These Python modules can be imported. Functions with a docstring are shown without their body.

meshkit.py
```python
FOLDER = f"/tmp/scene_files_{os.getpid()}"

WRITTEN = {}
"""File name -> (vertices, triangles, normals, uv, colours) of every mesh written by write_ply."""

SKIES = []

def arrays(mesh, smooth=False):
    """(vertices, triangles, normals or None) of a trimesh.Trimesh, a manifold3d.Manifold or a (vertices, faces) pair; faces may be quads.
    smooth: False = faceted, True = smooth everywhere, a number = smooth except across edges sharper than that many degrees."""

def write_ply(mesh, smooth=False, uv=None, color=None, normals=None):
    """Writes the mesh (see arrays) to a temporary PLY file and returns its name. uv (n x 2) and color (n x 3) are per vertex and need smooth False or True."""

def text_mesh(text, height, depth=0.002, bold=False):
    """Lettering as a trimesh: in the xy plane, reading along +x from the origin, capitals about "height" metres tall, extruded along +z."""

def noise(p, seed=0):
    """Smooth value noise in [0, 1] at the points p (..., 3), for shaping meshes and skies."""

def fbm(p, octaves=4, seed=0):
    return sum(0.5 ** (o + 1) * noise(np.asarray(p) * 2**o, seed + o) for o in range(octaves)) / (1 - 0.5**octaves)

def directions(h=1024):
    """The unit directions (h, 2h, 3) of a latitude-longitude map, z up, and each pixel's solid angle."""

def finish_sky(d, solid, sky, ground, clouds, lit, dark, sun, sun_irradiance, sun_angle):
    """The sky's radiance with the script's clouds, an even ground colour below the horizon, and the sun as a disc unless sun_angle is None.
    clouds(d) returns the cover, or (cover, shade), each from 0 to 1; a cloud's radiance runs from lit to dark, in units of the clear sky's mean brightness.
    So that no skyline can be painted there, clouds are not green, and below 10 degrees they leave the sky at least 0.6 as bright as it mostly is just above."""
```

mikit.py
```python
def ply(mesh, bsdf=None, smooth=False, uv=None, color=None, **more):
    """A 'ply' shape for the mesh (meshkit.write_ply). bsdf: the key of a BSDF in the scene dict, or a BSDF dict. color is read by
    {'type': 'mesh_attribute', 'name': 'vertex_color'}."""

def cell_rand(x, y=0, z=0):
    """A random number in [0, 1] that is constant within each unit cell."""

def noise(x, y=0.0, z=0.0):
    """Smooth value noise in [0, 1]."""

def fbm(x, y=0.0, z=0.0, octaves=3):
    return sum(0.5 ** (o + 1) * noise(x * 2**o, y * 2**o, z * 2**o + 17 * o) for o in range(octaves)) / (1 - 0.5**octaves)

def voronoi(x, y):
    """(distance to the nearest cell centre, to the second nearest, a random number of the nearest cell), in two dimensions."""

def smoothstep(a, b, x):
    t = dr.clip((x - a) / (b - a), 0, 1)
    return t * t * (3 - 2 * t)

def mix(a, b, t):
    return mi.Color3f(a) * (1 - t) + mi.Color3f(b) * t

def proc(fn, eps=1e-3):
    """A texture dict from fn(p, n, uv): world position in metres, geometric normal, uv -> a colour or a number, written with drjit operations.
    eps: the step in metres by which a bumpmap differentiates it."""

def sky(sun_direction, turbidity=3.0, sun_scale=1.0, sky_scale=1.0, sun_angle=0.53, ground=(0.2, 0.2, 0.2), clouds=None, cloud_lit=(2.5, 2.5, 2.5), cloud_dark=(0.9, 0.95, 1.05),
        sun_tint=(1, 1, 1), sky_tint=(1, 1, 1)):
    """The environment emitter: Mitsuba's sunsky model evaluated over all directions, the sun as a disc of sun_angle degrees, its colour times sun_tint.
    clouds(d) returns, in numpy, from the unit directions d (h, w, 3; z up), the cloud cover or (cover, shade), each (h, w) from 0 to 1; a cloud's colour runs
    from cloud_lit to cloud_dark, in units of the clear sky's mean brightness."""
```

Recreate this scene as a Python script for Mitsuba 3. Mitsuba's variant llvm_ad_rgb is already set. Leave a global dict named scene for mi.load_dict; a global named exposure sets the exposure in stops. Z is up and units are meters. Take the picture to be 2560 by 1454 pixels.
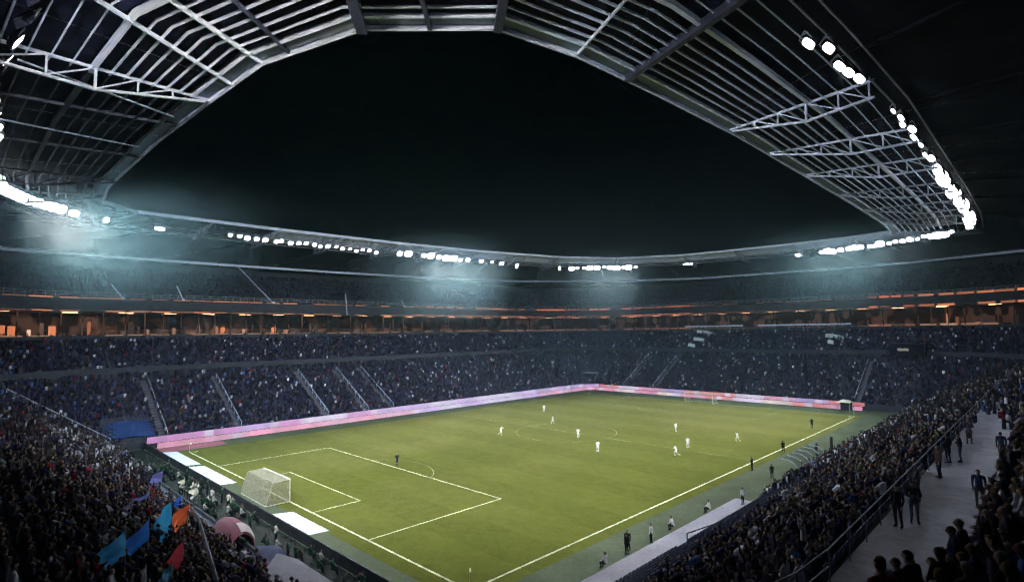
import math, numpy as np, trimesh, manifold3d as m3, shapely, mitsuba as mi, mikit, drjit as dr
from shapely.geometry import Polygon, LineString, box as sbox
from mikit import noise, fbm, smoothstep, mix
T = mi.ScalarTransform4f
scene, labels = {}, {}
rng = np.random.default_rng(11)

# ------------------------------------------------------------------ camera, sky, exposure, haze
CAM = np.array([-26.391, -30.877, 18.327])
YAW, PITCH, ROLL = 0.781776, 0.075053, -0.012937
fwd = np.array([math.cos(YAW) * math.cos(PITCH), math.sin(YAW) * math.cos(PITCH), math.sin(PITCH)])
rgt = np.cross(fwd, [0, 0, 1]); rgt /= np.linalg.norm(rgt); upv = np.cross(rgt, fwd)
rgt, upv = math.cos(ROLL) * rgt + math.sin(ROLL) * upv, -math.sin(ROLL) * rgt + math.cos(ROLL) * upv
HAZE = 0.0003
scene['haze_air'] = {'type': 'homogeneous', 'albedo': {'type': 'rgb', 'value': [0.52, 0.76, 0.98]}, 'sigma_t': HAZE}
scene['camera'] = {'type': 'perspective', 'fov_axis': 'x', 'fov': 86.313, 'near_clip': 0.1, 'far_clip': 3000.0,
                   'to_world': T().look_at(origin=CAM.tolist(), target=(CAM + fwd).tolist(), up=upv.tolist()),
                   'medium': {'type': 'ref', 'id': 'haze_air'}}
scene['night_sky'] = {**mikit.sky([0.3, 0.5, 0.25], turbidity=3, sun_scale=0.0, sky_scale=0.0060, sky_tint=(0.30, 0.95, 1.15)), 'sampling_weight': 0.5}
exposure = 0.0
SPOT, SPILL, LENS = 2500.0, 330.0, 7.0


def rgb(*c): return {'type': 'rgb', 'value': list(map(float, c))}


# ------------------------------------------------------------------ helpers
ORD = ['first', 'second', 'third', 'fourth', 'fifth', 'sixth', 'seventh', 'eighth', 'ninth', 'tenth', 'eleventh', 'twelfth', 'thirteenth', 'fourteenth', 'fifteenth', 'sixteenth', 'seventeenth', 'eighteenth', 'nineteenth', 'twentieth']
ORD += ['twenty-' + w for w in ORD[:9]] + ['thirtieth'] + ['thirty-' + w for w in ORD[:9]]
used = {}


def numbered(name):
    k = used.get(name, 0); used[name] = k + 1
    return name if k == 0 else f'{name}_{k:03d}'


def tag(key, label=None, cat=None, group=None, kind=None):
    d = {}
    if label: d['label'] = label
    if cat: d['category'] = cat
    if group: d['group'] = group
    if kind: d['kind'] = kind
    labels[key] = d
    return key


def thing(name, label, cat, group=None):
    k = numbered(name); tag(k, label, cat, group)
    return k


def part(root, name, mesh, bsdf, label=None, kind=None, **kw):
    key = numbered(f'{root}__{name}')
    scene[key] = mikit.ply(mesh, bsdf, **kw)
    if label or kind: tag(key, label, None, None, kind)
    return key


def solo(name, mesh, bsdf, label, cat=None, group=None, kind=None, **kw):
    key = numbered(name); scene[key] = mikit.ply(mesh, bsdf, **kw); tag(key, label, cat, group, kind)
    return key


BOXF = np.array([[0, 3, 2], [0, 2, 1], [4, 5, 6], [4, 6, 7], [0, 1, 5], [0, 5, 4], [1, 2, 6], [1, 6, 5], [2, 3, 7], [2, 7, 6], [3, 0, 4], [3, 4, 7]])


class MB:
    """collects triangles for one mesh"""
    def __init__(s): s.v, s.f, s.n = [], [], 0

    def add(s, v, f):
        v = np.asarray(v, float); s.v.append(v); s.f.append(np.asarray(f) + s.n); s.n += len(v)

    def beam(s, a, b, w, h=None, up=(0, 0, 1)):
        a, b = np.asarray(a, float), np.asarray(b, float); h = h or w
        d = b - a
        if np.linalg.norm(d) < 1e-6: return s
        d /= np.linalg.norm(d)
        x = np.cross(d, up)
        if np.linalg.norm(x) < 1e-3: x = np.cross(d, [1, 0, 0])
        x /= np.linalg.norm(x); y = np.cross(x, d)
        o = [(-w / 2, -h / 2), (w / 2, -h / 2), (w / 2, h / 2), (-w / 2, h / 2)]
        s.add([a + x * p + y * q for p, q in o] + [b + x * p + y * q for p, q in o], BOXF[:, ::-1])
        return s

    def tube(s, pts, r, n=8):
        pts = np.asarray(pts, float)
        for a, b in zip(pts[:-1], pts[1:]):
            m = trimesh.creation.cylinder(radius=r, segment=[a, b], sections=n); s.add(m.vertices, m.faces)
        return s

    def box(s, x0, x1, y0, y1, z0, z1):
        s.add([(x0, y0, z0), (x1, y0, z0), (x1, y1, z0), (x0, y1, z0), (x0, y0, z1), (x1, y0, z1), (x1, y1, z1), (x0, y1, z1)], BOXF)
        return s

    def mesh(s):
        return trimesh.Trimesh(np.vstack(s.v), np.vstack(s.f), process=False)


def loft(rings):
    """quads between successive polylines of equal length"""
    rings = np.asarray(rings, float); k, n = rings.shape[:2]
    f = []
    for i in range(k - 1):
        for j in range(n - 1):
            a = i * n + j
            f += [[a, a + 1, a + n + 1], [a, a + n + 1, a + n]]
    return trimesh.Trimesh(rings.reshape(-1, 3), f, process=False)


# ------------------------------------------------------------------ materials
def mat(name, color, rough=0.7, spec=0.3, metallic=0.0):
    scene[name] = {'type': 'twosided', 'bsdf': {'type': 'principled', 'base_color': color if isinstance(color, dict) else rgb(*color), 'roughness': rough, 'specular': spec, 'metallic': metallic}}
    return name


def grass_fn(p, n, uv):
    stripe = dr.select(dr.sin(p.x * (math.pi / 5.25)) > 0, 1.0, 0.0)
    wob = fbm(p.x * 0.06, p.y * 0.05, 3.0, 3)
    fine = noise(p.x * 5.0, p.y * 5.0, 1.0) * 0.5 + noise(p.x * 1.3, p.y * 1.1, 9.0) * 0.5
    dry = smoothstep(0.42, 0.66, fbm(p.x * 0.035 + 4, p.y * 0.045, 7.0, 3))
    c = mix(mi.Color3f(0.104, 0.111, 0.024), mi.Color3f(0.168, 0.154, 0.048), smoothstep(0.0, 1.0, dry * 0.25 + smoothstep(20.0, 95.0, p.x * 0.75 + p.y) * 0.45))  # far grass coloured lighter and yellower for the stronger light there
    return c * (0.80 + 0.07 * stripe + 0.15 * (wob - 0.3) + 0.22 * (fine - 0.5))


def concrete(base, s=1.0):
    def fn(p, n, uv):
        a = fbm(p.x * 0.8 * s, p.y * 0.8 * s, p.z * 0.8 * s, 4); b = noise(p.x * 6, p.y * 6, p.z * 6)
        return mi.Color3f(*base) * (0.62 + 0.5 * a + 0.22 * b)
    return mikit.proc(fn)


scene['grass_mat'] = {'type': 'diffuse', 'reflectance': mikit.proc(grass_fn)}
scene['verge_mat'] = {'type': 'diffuse', 'reflectance': mikit.proc(lambda p, n, uv: mi.Color3f(0.085, 0.098, 0.062) * (0.7 + 0.5 * fbm(p.x * 0.3, p.y * 0.3, 2.0, 3) + 0.2 * noise(p.x * 5, p.y * 5)))}
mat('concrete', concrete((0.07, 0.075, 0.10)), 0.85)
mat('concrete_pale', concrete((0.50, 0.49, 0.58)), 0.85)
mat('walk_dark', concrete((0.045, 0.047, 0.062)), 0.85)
mat('path_mat', concrete((0.27, 0.25, 0.28), 0.7), 0.9)
mat('stair_mat', concrete((0.13, 0.13, 0.15)), 0.8)
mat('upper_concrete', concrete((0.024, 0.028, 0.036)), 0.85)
mat('dark_wall', concrete((0.035, 0.04, 0.05)), 0.8)
mat('white_steel', (0.66, 0.72, 0.88), 0.45, 0.4)
mat('grey_steel', (0.25, 0.28, 0.34), 0.45, 0.4)
mat('rail_grey', (0.13, 0.135, 0.16), 0.6, 0.3)
mat('dark_steel', (0.016, 0.017, 0.022), 0.5, 0.2)  # also stands for unlit white steel at the left of the roof
mat('roof_dark', mikit.proc(lambda p, n, uv: mi.Color3f(0.009, 0.010, 0.014) * (0.7 + 0.6 * noise(p.x * 0.4, p.y * 0.4, 1.0))), 0.8, 0.04)
mat('roof_glass', (0.004, 0.005, 0.009), 0.6, 0.04)
mat('glazing', (0.075, 0.11, 0.135), 0.4, 0.3)
mat('black_board', mikit.proc(lambda p, n, uv: mi.Color3f(0.016, 0.017, 0.02) * (0.7 + 0.8 * noise(p.x * 3, p.y * 3, p.z * 3))), 0.5)
mat('carpet', mikit.proc(lambda p, n, uv: mi.Color3f(0.56, 0.58, 0.68) * (0.86 + 0.2 * fbm(p.x, p.y * 0.6, 0.0, 3))), 0.8)
mat('paint', mikit.proc(lambda p, n, uv: mi.Color3f(0.52, 0.53, 0.33) * (0.66 + 0.6 * noise(p.x * 2, p.y * 2))), 0.8)
mat('paint_worn', mikit.proc(lambda p, n, uv: mix(mi.Color3f(0.13, 0.14, 0.045), mi.Color3f(0.36, 0.36, 0.19), smoothstep(0.3, 0.8, fbm(p.x * 0.3, p.y * 0.3, 5.0, 3)) * 0.6)), 0.8)
mat('navy_seat', (0.015, 0.015, 0.036), 0.5)
mat('seat_blue', (0.017, 0.020, 0.058), 0.6)
mat('net_cord', (0.30, 0.285, 0.20), 0.8)
mat('goal_white', (0.62, 0.61, 0.48), 0.35, 0.5)
scene['vcol'] = {'type': 'twosided', 'bsdf': {'type': 'diffuse', 'reflectance': {'type': 'mesh_attribute', 'name': 'vertex_color'}}}
scene['clear_pane'] = {'type': 'thindielectric'}


def cloth(name, c):
    scene[name] = {'type': 'twosided', 'bsdf': {'type': 'principled', 'base_color': rgb(*c), 'roughness': 0.8, 'sheen': 0.3}}
    return name


# ------------------------------------------------------------------ ground, pitch and markings
def sheet(x0, x1, y0, y1, z):
    return trimesh.Trimesh([(x0, y0, z), (x1, y0, z), (x1, y1, z), (x0, y1, z)], [[0, 1, 2], [0, 2, 3]], process=False)


solo('ground', sheet(-340, 440, -340, 420, -0.02), 'concrete', 'dark concrete ground under and around the stadium', kind='structure')
solo('turf_surround', sheet(-8.9, 116.4, -8.4, 76.9, 0.0), 'verge_mat', 'grey green artificial turf strip around the pitch', kind='structure')
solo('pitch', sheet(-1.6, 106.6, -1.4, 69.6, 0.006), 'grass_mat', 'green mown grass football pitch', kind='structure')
LW, LZ = 0.15, 0.011


def line(pts, w=LW, m='paint'):
    g = LineString(pts).buffer(w / 2, cap_style='square', join_style='mitre')
    v, f = trimesh.creation.triangulate_polygon(g, engine='earcut')
    part('pitch', 'painted_line', trimesh.Trimesh(np.c_[v, np.full(len(v), LZ)], f, process=False), m)


def arc(cx, cy, r, a0, a1, n=40):
    a = np.radians(np.linspace(a0, a1, n)); return np.c_[cx + r * np.cos(a), cy + r * np.sin(a)]


LZ = 0.011; line([(0, 0), (105, 0)], 0.22); line([(0, 68), (105, 68)], m='paint_worn')
LZ = 0.0115; line([(0, 0.11), (0, 67.9)], 0.22); line([(105, 0.11), (105, 67.9)], m='paint_worn'); line([(52.5, .12), (52.5, 67.9)], m='paint_worn')
LZ = 0.012
for sx, s in ((0, 1), (105, -1)):
    line([(sx + s * .1, 13.84), (sx + s * 16.5, 13.84), (sx + s * 16.5, 54.16), (sx + s * .1, 54.16)], 0.17, 'paint' if s > 0 else 'paint_worn')
    line([(sx + s * .1, 24.84), (sx + s * 5.5, 24.84), (sx + s * 5.5, 43.16), (sx + s * .1, 43.16)], 0.15, 'paint' if s > 0 else 'paint_worn')
    a = math.degrees(math.acos(5.5 / 9.15)); c = sx + s * 11
    line(arc(c, 34, 9.15, -a, a) if s > 0 else arc(c, 34, 9.15, 180 - a, 180 + a), 0.13, 'paint_worn')
LZ = 0.0125; line(arc(52.5, 34, 9.15, 0, 360, 80), 0.10, 'paint_worn')
for cx, cy, a in ((0, 0, 0), (105, 0, 90), (105, 68, 180), (0, 68, 270)): line(arc(cx, cy, 1, a + 8, a + 82, 10))

# pale perimeter path in front of the near stand, with its kerb
solo('path', MB().box(-8.7, 33.5, -8.45, -5.1, 0.0, 0.13).mesh(), 'path_mat', 'pale grey purple concrete path in front of the stand beside the near touchline', kind='structure')
solo('turf_strip', sheet(-8.8, -4.5, -4, 76, .005), mat('shade_strip_mat', concrete((.004, .008, .005), .5), .8), 'turf strip behind the black boards with its shadow painted dark green', kind='structure')  # shadow behind the boards put into the dark colour
# white mats lying beside the near goal
for (y0, y1), lab in zip(((18.6, 26.6), (43.0, 56.0), (57.6, 70.0)), ('blank white mat lying on the turf nearest the camera, right of the near goal', 'blank white mat lying on the turf just beyond the near goal', 'blank white mat lying farthest along the near goal line towards the pink boards')):
    v = np.array([(-3.15, y0 + .4, .02), (-1.25, y0, .02), (-1.25, y1, .02), (-3.15, y1 + .9, .02)])
    m = trimesh.Trimesh(np.vstack([v, v - [0, 0, .012]]), BOXF[:, ::-1], process=False)
    solo('ground_mat', m, 'carpet', lab, 'mat', 'white mats beside the near goal')


# ------------------------------------------------------------------ goals
def goal(x, s, lab, fine):
    g = thing('football_goal', lab, 'goal', 'football goals')
    y0, y1, H = 30.34, 37.66, 2.44
    for y in (y0, y1): part(g, 'post', MB().tube([(x, y, 0.0), (x, y, H)], .065, 12).mesh(), 'goal_white', smooth=30)
    part(g, 'crossbar', MB().tube([(x, y0 - .06, H), (x, y1 + .06, H)], .065, 12).mesh(), 'goal_white', smooth=30)
    dpt, dtop = 2.6, 1.9
    fr = MB()
    for y in (y0, y1): fr.tube([(x, y, .03), (x - s * dpt, y, .03)], .035)
    fr.tube([(x - s * dpt, y0, .03), (x - s * dpt, y1, .03)], .035)
    part(g, 'ground_frame', fr.mesh(), 'goal_white', smooth=30)
    for y in (y0, y1): part(g, 'net_stay', MB().tube([(x, y, H), (x - s * dtop, y, H - .08), (x - s * dpt, y, .03)], .022, 6).mesh(), 'goal_white')
    st, r = (.115, .012) if fine else (.3, .007)
    nt = MB()

    def cord(p):
        for a, b in zip(p[:-1], p[1:]): nt.beam(a, b, r * 2)

    def sag(u, y):  # profile of the net from the bar over the stays down to the back frame
        q = (y - y0) / (y1 - y0); bulge = .16 * math.sin(math.pi * q)
        if u < 1: return (x - s * dtop * u, y, H - .08 * u - bulge * math.sin(math.pi * u))
        w = u - 1; return (x - s * (dtop + (dpt - dtop) * w + .25 * math.sin(math.pi * w) * (0.4 + bulge)), y, (H - .08) * (1 - w) + .03 * w)
    us = np.r_[np.linspace(0, 1, int(1.9 / st) + 1), 1 + np.linspace(0, 1, int(2.4 / st) + 1)[1:]]
    ys = np.linspace(y0, y1, int(7.32 / st) + 1)
    for u in us: cord([sag(u, y) for y in ys[::6]] + [sag(u, y1)])
    for y in ys: cord([sag(u, y) for u in us[::3]] + [sag(2, y)])
    for y in (y0, y1):
        for z in np.arange(st, H, st):
            d = dtop if z > H - .1 else dtop + (dpt - dtop) * (1 - z / H); cord([(x, y, z), (x - s * d, y, z)])
        for d in np.arange(st, dpt, st):
            cord([(x - s * d, y, .03), (x - s * d, y, H - .1 if d < dtop else H * (dpt - d) / (dpt - dtop))])
    part(g, 'net', nt.mesh(), 'net_cord', kind='stuff')


goal(0.0, 1, 'white goal with a pale net on the near goal line at left', True)
goal(105.0, -1, 'small distant white goal on the far goal line', False)


# ------------------------------------------------------------------ the bowl: profiles, sides and corners
FX0, FX1, FY0, FY1, CR = -9.0, 116.5, -8.5, 77.0, 3.0
ROW1, ROW2, ROW3 = 22, 13, 24
CORN = {'NE': (FX1 - CR, FY1 - CR, 0), 'NW': (FX0 + CR, FY1 - CR, 90), 'SW': (FX0 + CR, FY0 + CR, 180), 'SE': (FX1 - CR, FY0 + CR, 270)}
RANGE = {'N': (FX0 + CR, FX1 - CR), 'S': (FX0 + CR, FX1 - CR), 'E': (FY0 + CR, FY1 - CR), 'W': (FY0 + CR, FY1 - CR)}


def place(side, s, d):
    """plan position and inward direction of a point at length s (metres, or degrees in a corner) and depth d"""
    if side == 'N': return (s, FY1 + d), (0, -1)
    if side == 'S': return (s, FY0 - d), (0, 1)
    if side == 'E': return (FX1 + d, s), (-1, 0)
    if side == 'W': return (FX0 - d, s), (1, 0)
    cx, cy, a0 = CORN[side]; a = math.radians(a0 + s); c, q = math.cos(a), math.sin(a)
    return (cx + (CR + d) * c, cy + (CR + d) * q), (-c, -q)


def ends(side): return RANGE[side] if side in RANGE else (0.0, 90.0)


def sweep(side, prof, s0=None, s1=None):
    a, b = ends(side); s0 = a if s0 is None else s0; s1 = b if s1 is None else s1
    ss = [s0, s1] if side in RANGE else np.linspace(s0, s1, max(2, int((s1 - s0) / 7.5) + 1))
    rings = [[(*place(side, s, d)[0], z) for d, z in prof] for s in ss]
    m = loft(rings)
    if side in ('N', 'W'): m.invert()
    return m


def row1(k): return k * .75, 1.0 + .41 * k
def row2(k): return 20.5 + k * .69, 12.0 + .415 * k
def row3(k): return 29.0 + .6 + k * .85, 25.2 + .385 * k


def steps(rowf, n, tread):
    p = []
    for k in range(n):
        d, z = rowf(k); p += [(d, z), (d + tread, z)]
    return p


AISLES = {'N': [-1.5, 10.5, 27.7, 37.0, 43.5], 'E': [2.0, 53.5, 63.5], 'S': [14, 45, 76, 100], 'W': [26, 52], 'NE': [], 'NW': [50], 'SE': [], 'SW': [45]}
STAND = {'N': 'far long grandstand across the pitch with an orange lit concourse band', 'E': 'far end grandstand behind the distant goal at right', 'S': 'dark grandstand beside the near touchline at lower right',
         'W': 'grandstand behind the near goal at lower left', 'NE': 'curved corner grandstand at the far corner between the far stands', 'NW': 'curved corner grandstand at left beyond the near goal stand',
         'SE': 'curved corner grandstand at far right beyond the touchline stand', 'SW': 'curved corner grandstand below the camera'}
stand_key = {}


def width_deg(side, d, m): return m if side in RANGE else math.degrees(m / (CR + d))


def stair(side, s, rowf, n, tread):
    b = MB(); hw = .42
    for k in range(n):
        d, z = rowf(k)
        for h in range(2):
            d0, d1, z0, z1 = d + h * tread / 2, d + (h + 1) * tread / 2 + .01, z + .012, z + .2 * h + .03
            w = width_deg(side, d, hw)
            q = [place(side, s - w, d0)[0], place(side, s + w, d0)[0], place(side, s + w, d1)[0], place(side, s - w, d1)[0]]
            b.add([(*t, z0) for t in q] + [(*t, z1) for t in q], BOXF)
    return b.mesh()


def rail(side, s0, s1, d, z0, h, post=2.0, r=.03, mid=True):
    b = MB(); n = max(2, int((s1 - s0) * (1 if side in RANGE else math.radians(1) * (CR + d)) / post) + 1)
    q = [place(side, s, d)[0] for s in np.linspace(s0, s1, n)]
    for t in q: b.beam((*t, z0), (*t, z0 + h), r * 2)
    for zz in ((h, h * .5) if mid else (h,)):
        for a, c in zip(q[:-1], q[1:]): b.beam((*a, z0 + zz), (*c, z0 + zz), r * 2)
    return b.mesh()


scene['glow_strip_orange'] = {'type': 'diffuse', 'reflectance': rgb(.2, .12, .08)}


def glow(c, w=0.02): return {'type': 'area', 'radiance': rgb(*c), 'sampling_weight': w}


for side in ('S', 'W', 'SW', 'N', 'E', 'NE', 'NW', 'SE'):
    g = stand_key[side] = thing('grandstand', STAND[side], 'grandstand', 'grandstands around the pitch')
    a, b = ends(side)
    part(g, 'front_wall', sweep(side, [(-.0, 0.0), (-.0, 1.35), (.16, 1.35), (.16, 1.0)]), 'grey_steel' if side in ('S', 'SW') else 'dark_wall')
    part(g, 'lower_terrace', sweep(side, steps(row1, ROW1, .75) + [(16.5, 10.0)]), 'concrete')
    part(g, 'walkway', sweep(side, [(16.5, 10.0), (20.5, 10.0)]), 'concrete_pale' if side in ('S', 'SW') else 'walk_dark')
    if side != 'SW':
        part(g, 'walkway_wall', sweep(side, [(20.5, 10.0), (20.5, 12.5), (20.58, 12.5), (20.58, 12.0)]), 'dark_wall')
        part(g, 'middle_terrace', sweep(side, steps(row2, ROW2, .69) + [(29.51, 17.4)]), 'concrete')
        part(g, 'parapet', sweep(side, [(29.52, 17.4), (29.52, 18.75), (29.7, 18.75), (29.7, 17.5)]), 'dark_wall')
        part(g, 'concourse_floor', sweep(side, [(29.7, 17.5), (37.0, 17.5)]), 'concrete_pale')
        part(g, 'concourse_wall', sweep(side, [(37.0, 17.5), (37.0, 23.4)]), 'warm_wall')
        part(g, 'concourse_ceiling', sweep(side, [(29.0, 23.5), (37.0, 23.5)]), 'warm_wall')
        part(g, 'fascia', sweep(side, [(28.9, 23.5), (28.9, 25.9)]), 'dark_wall')
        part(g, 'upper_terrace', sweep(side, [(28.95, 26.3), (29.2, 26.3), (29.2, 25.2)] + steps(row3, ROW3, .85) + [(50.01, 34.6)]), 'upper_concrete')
        part(g, 'rear_wall', sweep(side, [(50.02, 34.3), (50.02, 36.6)]), 'dark_wall')
        if side in ('N', 'E', 'NE', 'NW', 'SE'):
            for d, z, c in ((28.86, 26.2, (.62, .17, .07)), (28.86, 23.6, (.58, .17, .075)), (29.48, 18.72, (.24, .13, .08))):  # glowing strips stand in for rails and fascia lit orange
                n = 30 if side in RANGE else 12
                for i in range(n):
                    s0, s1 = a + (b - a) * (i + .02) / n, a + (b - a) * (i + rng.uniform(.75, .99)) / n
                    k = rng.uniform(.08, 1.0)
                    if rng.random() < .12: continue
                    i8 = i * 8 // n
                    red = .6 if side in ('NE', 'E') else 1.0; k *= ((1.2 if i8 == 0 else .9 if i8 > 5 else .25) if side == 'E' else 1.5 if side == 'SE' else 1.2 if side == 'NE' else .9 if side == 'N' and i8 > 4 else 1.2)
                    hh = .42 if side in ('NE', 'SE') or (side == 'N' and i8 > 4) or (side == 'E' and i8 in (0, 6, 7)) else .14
                    key = part(g, 'light_ribbon', sweep(side, [(d - .1, z - .1), (d - .1, z + hh), (d, z + hh), (d, z - .1), (d - .1, z - .1)], s0, s1), 'glow_strip_orange')
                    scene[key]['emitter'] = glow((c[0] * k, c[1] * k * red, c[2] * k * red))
    for s in AISLES[side]:
        part(g, 'aisle_stair', stair(side, s, row1, ROW1, .75), 'stair_mat' if side not in ('S', 'W', 'SW') else 'concrete')
        w = width_deg(side, 8, .62); hr = MB()
        q = [np.array((*place(side, s + w, d)[0], z)) for d, z in (row1(1), row1(ROW1 - 1))]
        n = 8
        for i in range(n + 1):
            p = q[0] + (q[1] - q[0]) * i / n; hr.beam(p, p + [0, 0, .95], .06)
        hr.beam(q[0] + [0, 0, .95], q[1] + [0, 0, .95], .07)
        part(g, 'aisle_rail', hr.mesh(), 'white_steel' if side not in ('S', 'W', 'SW') else 'dark_steel')
    part(g, 'walkway_rail', rail(side, a, b, 16.62, 10.0, 1.1, 2.4, .022, side != 'S'), 'rail_grey' if side == 'S' else 'dark_steel')
mat('doorway', (.10, .06, .04), .7)
mat('warm_wall', mikit.proc(lambda p, n, uv: mi.Color3f(.13, .062, .036) * (0.25 + 1.5 * smoothstep(.45, .7, noise(p.x * .55 + p.y * .55, p.z * .5, 3.0)))), 0.8)
part(stand_key['SW'], 'walkway_wall', sweep('SW', [(20.5, 10.0), (20.5, 12.5), (20.58, 12.5), (20.58, 12.0)], 64, 90), 'dark_wall')
part(stand_key['SW'], 'middle_terrace', sweep('SW', [(20.55, 12.0)] + steps(row2, 9, .69), 64, 90), 'concrete')
# second handrail run and gate posts on the walkway of the near stand

# concourse lamps, lit doorways and warm kiosks on the far stands
scene['lamp_face'] = {'type': 'diffuse', 'reflectance': rgb(.5, .5, .5)}
for side in ('N', 'E', 'NE', 'NW', 'SE'):
    g = stand_key[side]; a, b = ends(side)
    n = max(3, int((b - a) / (7.5 if side in RANGE else 16)))
    for i in range(n):
        s = a + (b - a) * (i + .5) / n; w = width_deg(side, 32, 1.3)
        key = part(g, 'concourse_lamp', sweep(side, [(31.6, 23.42), (31.6, 23.3), (31.2, 23.3), (31.2, 23.42)], s - w, s + w), 'lamp_face')
        k = rng.uniform(.35, 1.0) * (1.8 if side in ('NW',) or (side == 'N' and s < 45) else 3.2 if side == 'SE' or (side == 'E' and s < 6) else .8) * (1.0 if side in ('N', 'NW', 'NE') else .9)
        scene[key]['emitter'] = glow((5.5 * k, 2.0 * k, .75 * k), .25)
    part(g, 'fascia_rail', rail(side, a, b, 28.8, 26.3, 1.0, 1.6, .03), 'grey_steel')
    m = int((b - a) / (1.7 if side in RANGE else 3.0))
    for i in range(m):
        if rng.random() < (.25 if side in ('NW', 'SE') or s < 40 and side == 'N' else .6): continue
        s = a + (b - a) * (i + rng.uniform(.3, .7)) / m; w = width_deg(side, 37, rng.uniform(.15, .65)); h = rng.uniform(.7, 3.2)
        key = part(g, 'lit_doorway', sweep(side, [(36.9, 18.6), (36.9, 18.6 + h)], s - w, s + w), 'doorway')
        k = (rng.uniform(.1, 1.0) ** 3.5 + .06) * (1.3 if side in ('NW',) or (side == 'N' and s < 40) else 1.0 if side == 'SE' else .12); k *= rng.random() < (.9 if k > .3 else .5); w2 = rng.random()
        scene[key]['emitter'] = glow((.95 * k, (.27 + .38 * w2 ** 3) * k, (.10 + .36 * w2 ** 3) * k))
    for i in range(m):
        s = a + (b - a) * (i + .1) / m; t = place(side, s, 29.4)[0]
        if i % 2 == 0: part(g, 'concourse_post', MB().beam((*t, 18.7), (*t, 23.5), .22).mesh(), 'warm_wall')

# people standing about on the lit concourses, seen as small dark shapes
CONC, CROSS = [], []
for side in ('N', 'E', 'NE', 'NW', 'SE'):
    a, b = ends(side)
    for _ in range(int((b - a) * (3.6 if side in RANGE else 1.4))):
        t = place(side, rng.uniform(a, b), rng.uniform(17.0, 20.2)); CROSS.append((*t[0], 10.0, *t[1], 18))
for side in ('N', 'E', 'NE', 'NW', 'SE'):
    a, b = ends(side); n = int((b - a) * (1 if side in RANGE else .6) * (1.5 if side != 'E' else .7))
    for _ in range(n):
        t = place(side, rng.uniform(a, b), rng.uniform(30.2, 36)); CONC.append((*t[0], 17.5, *t[1], 31))

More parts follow.
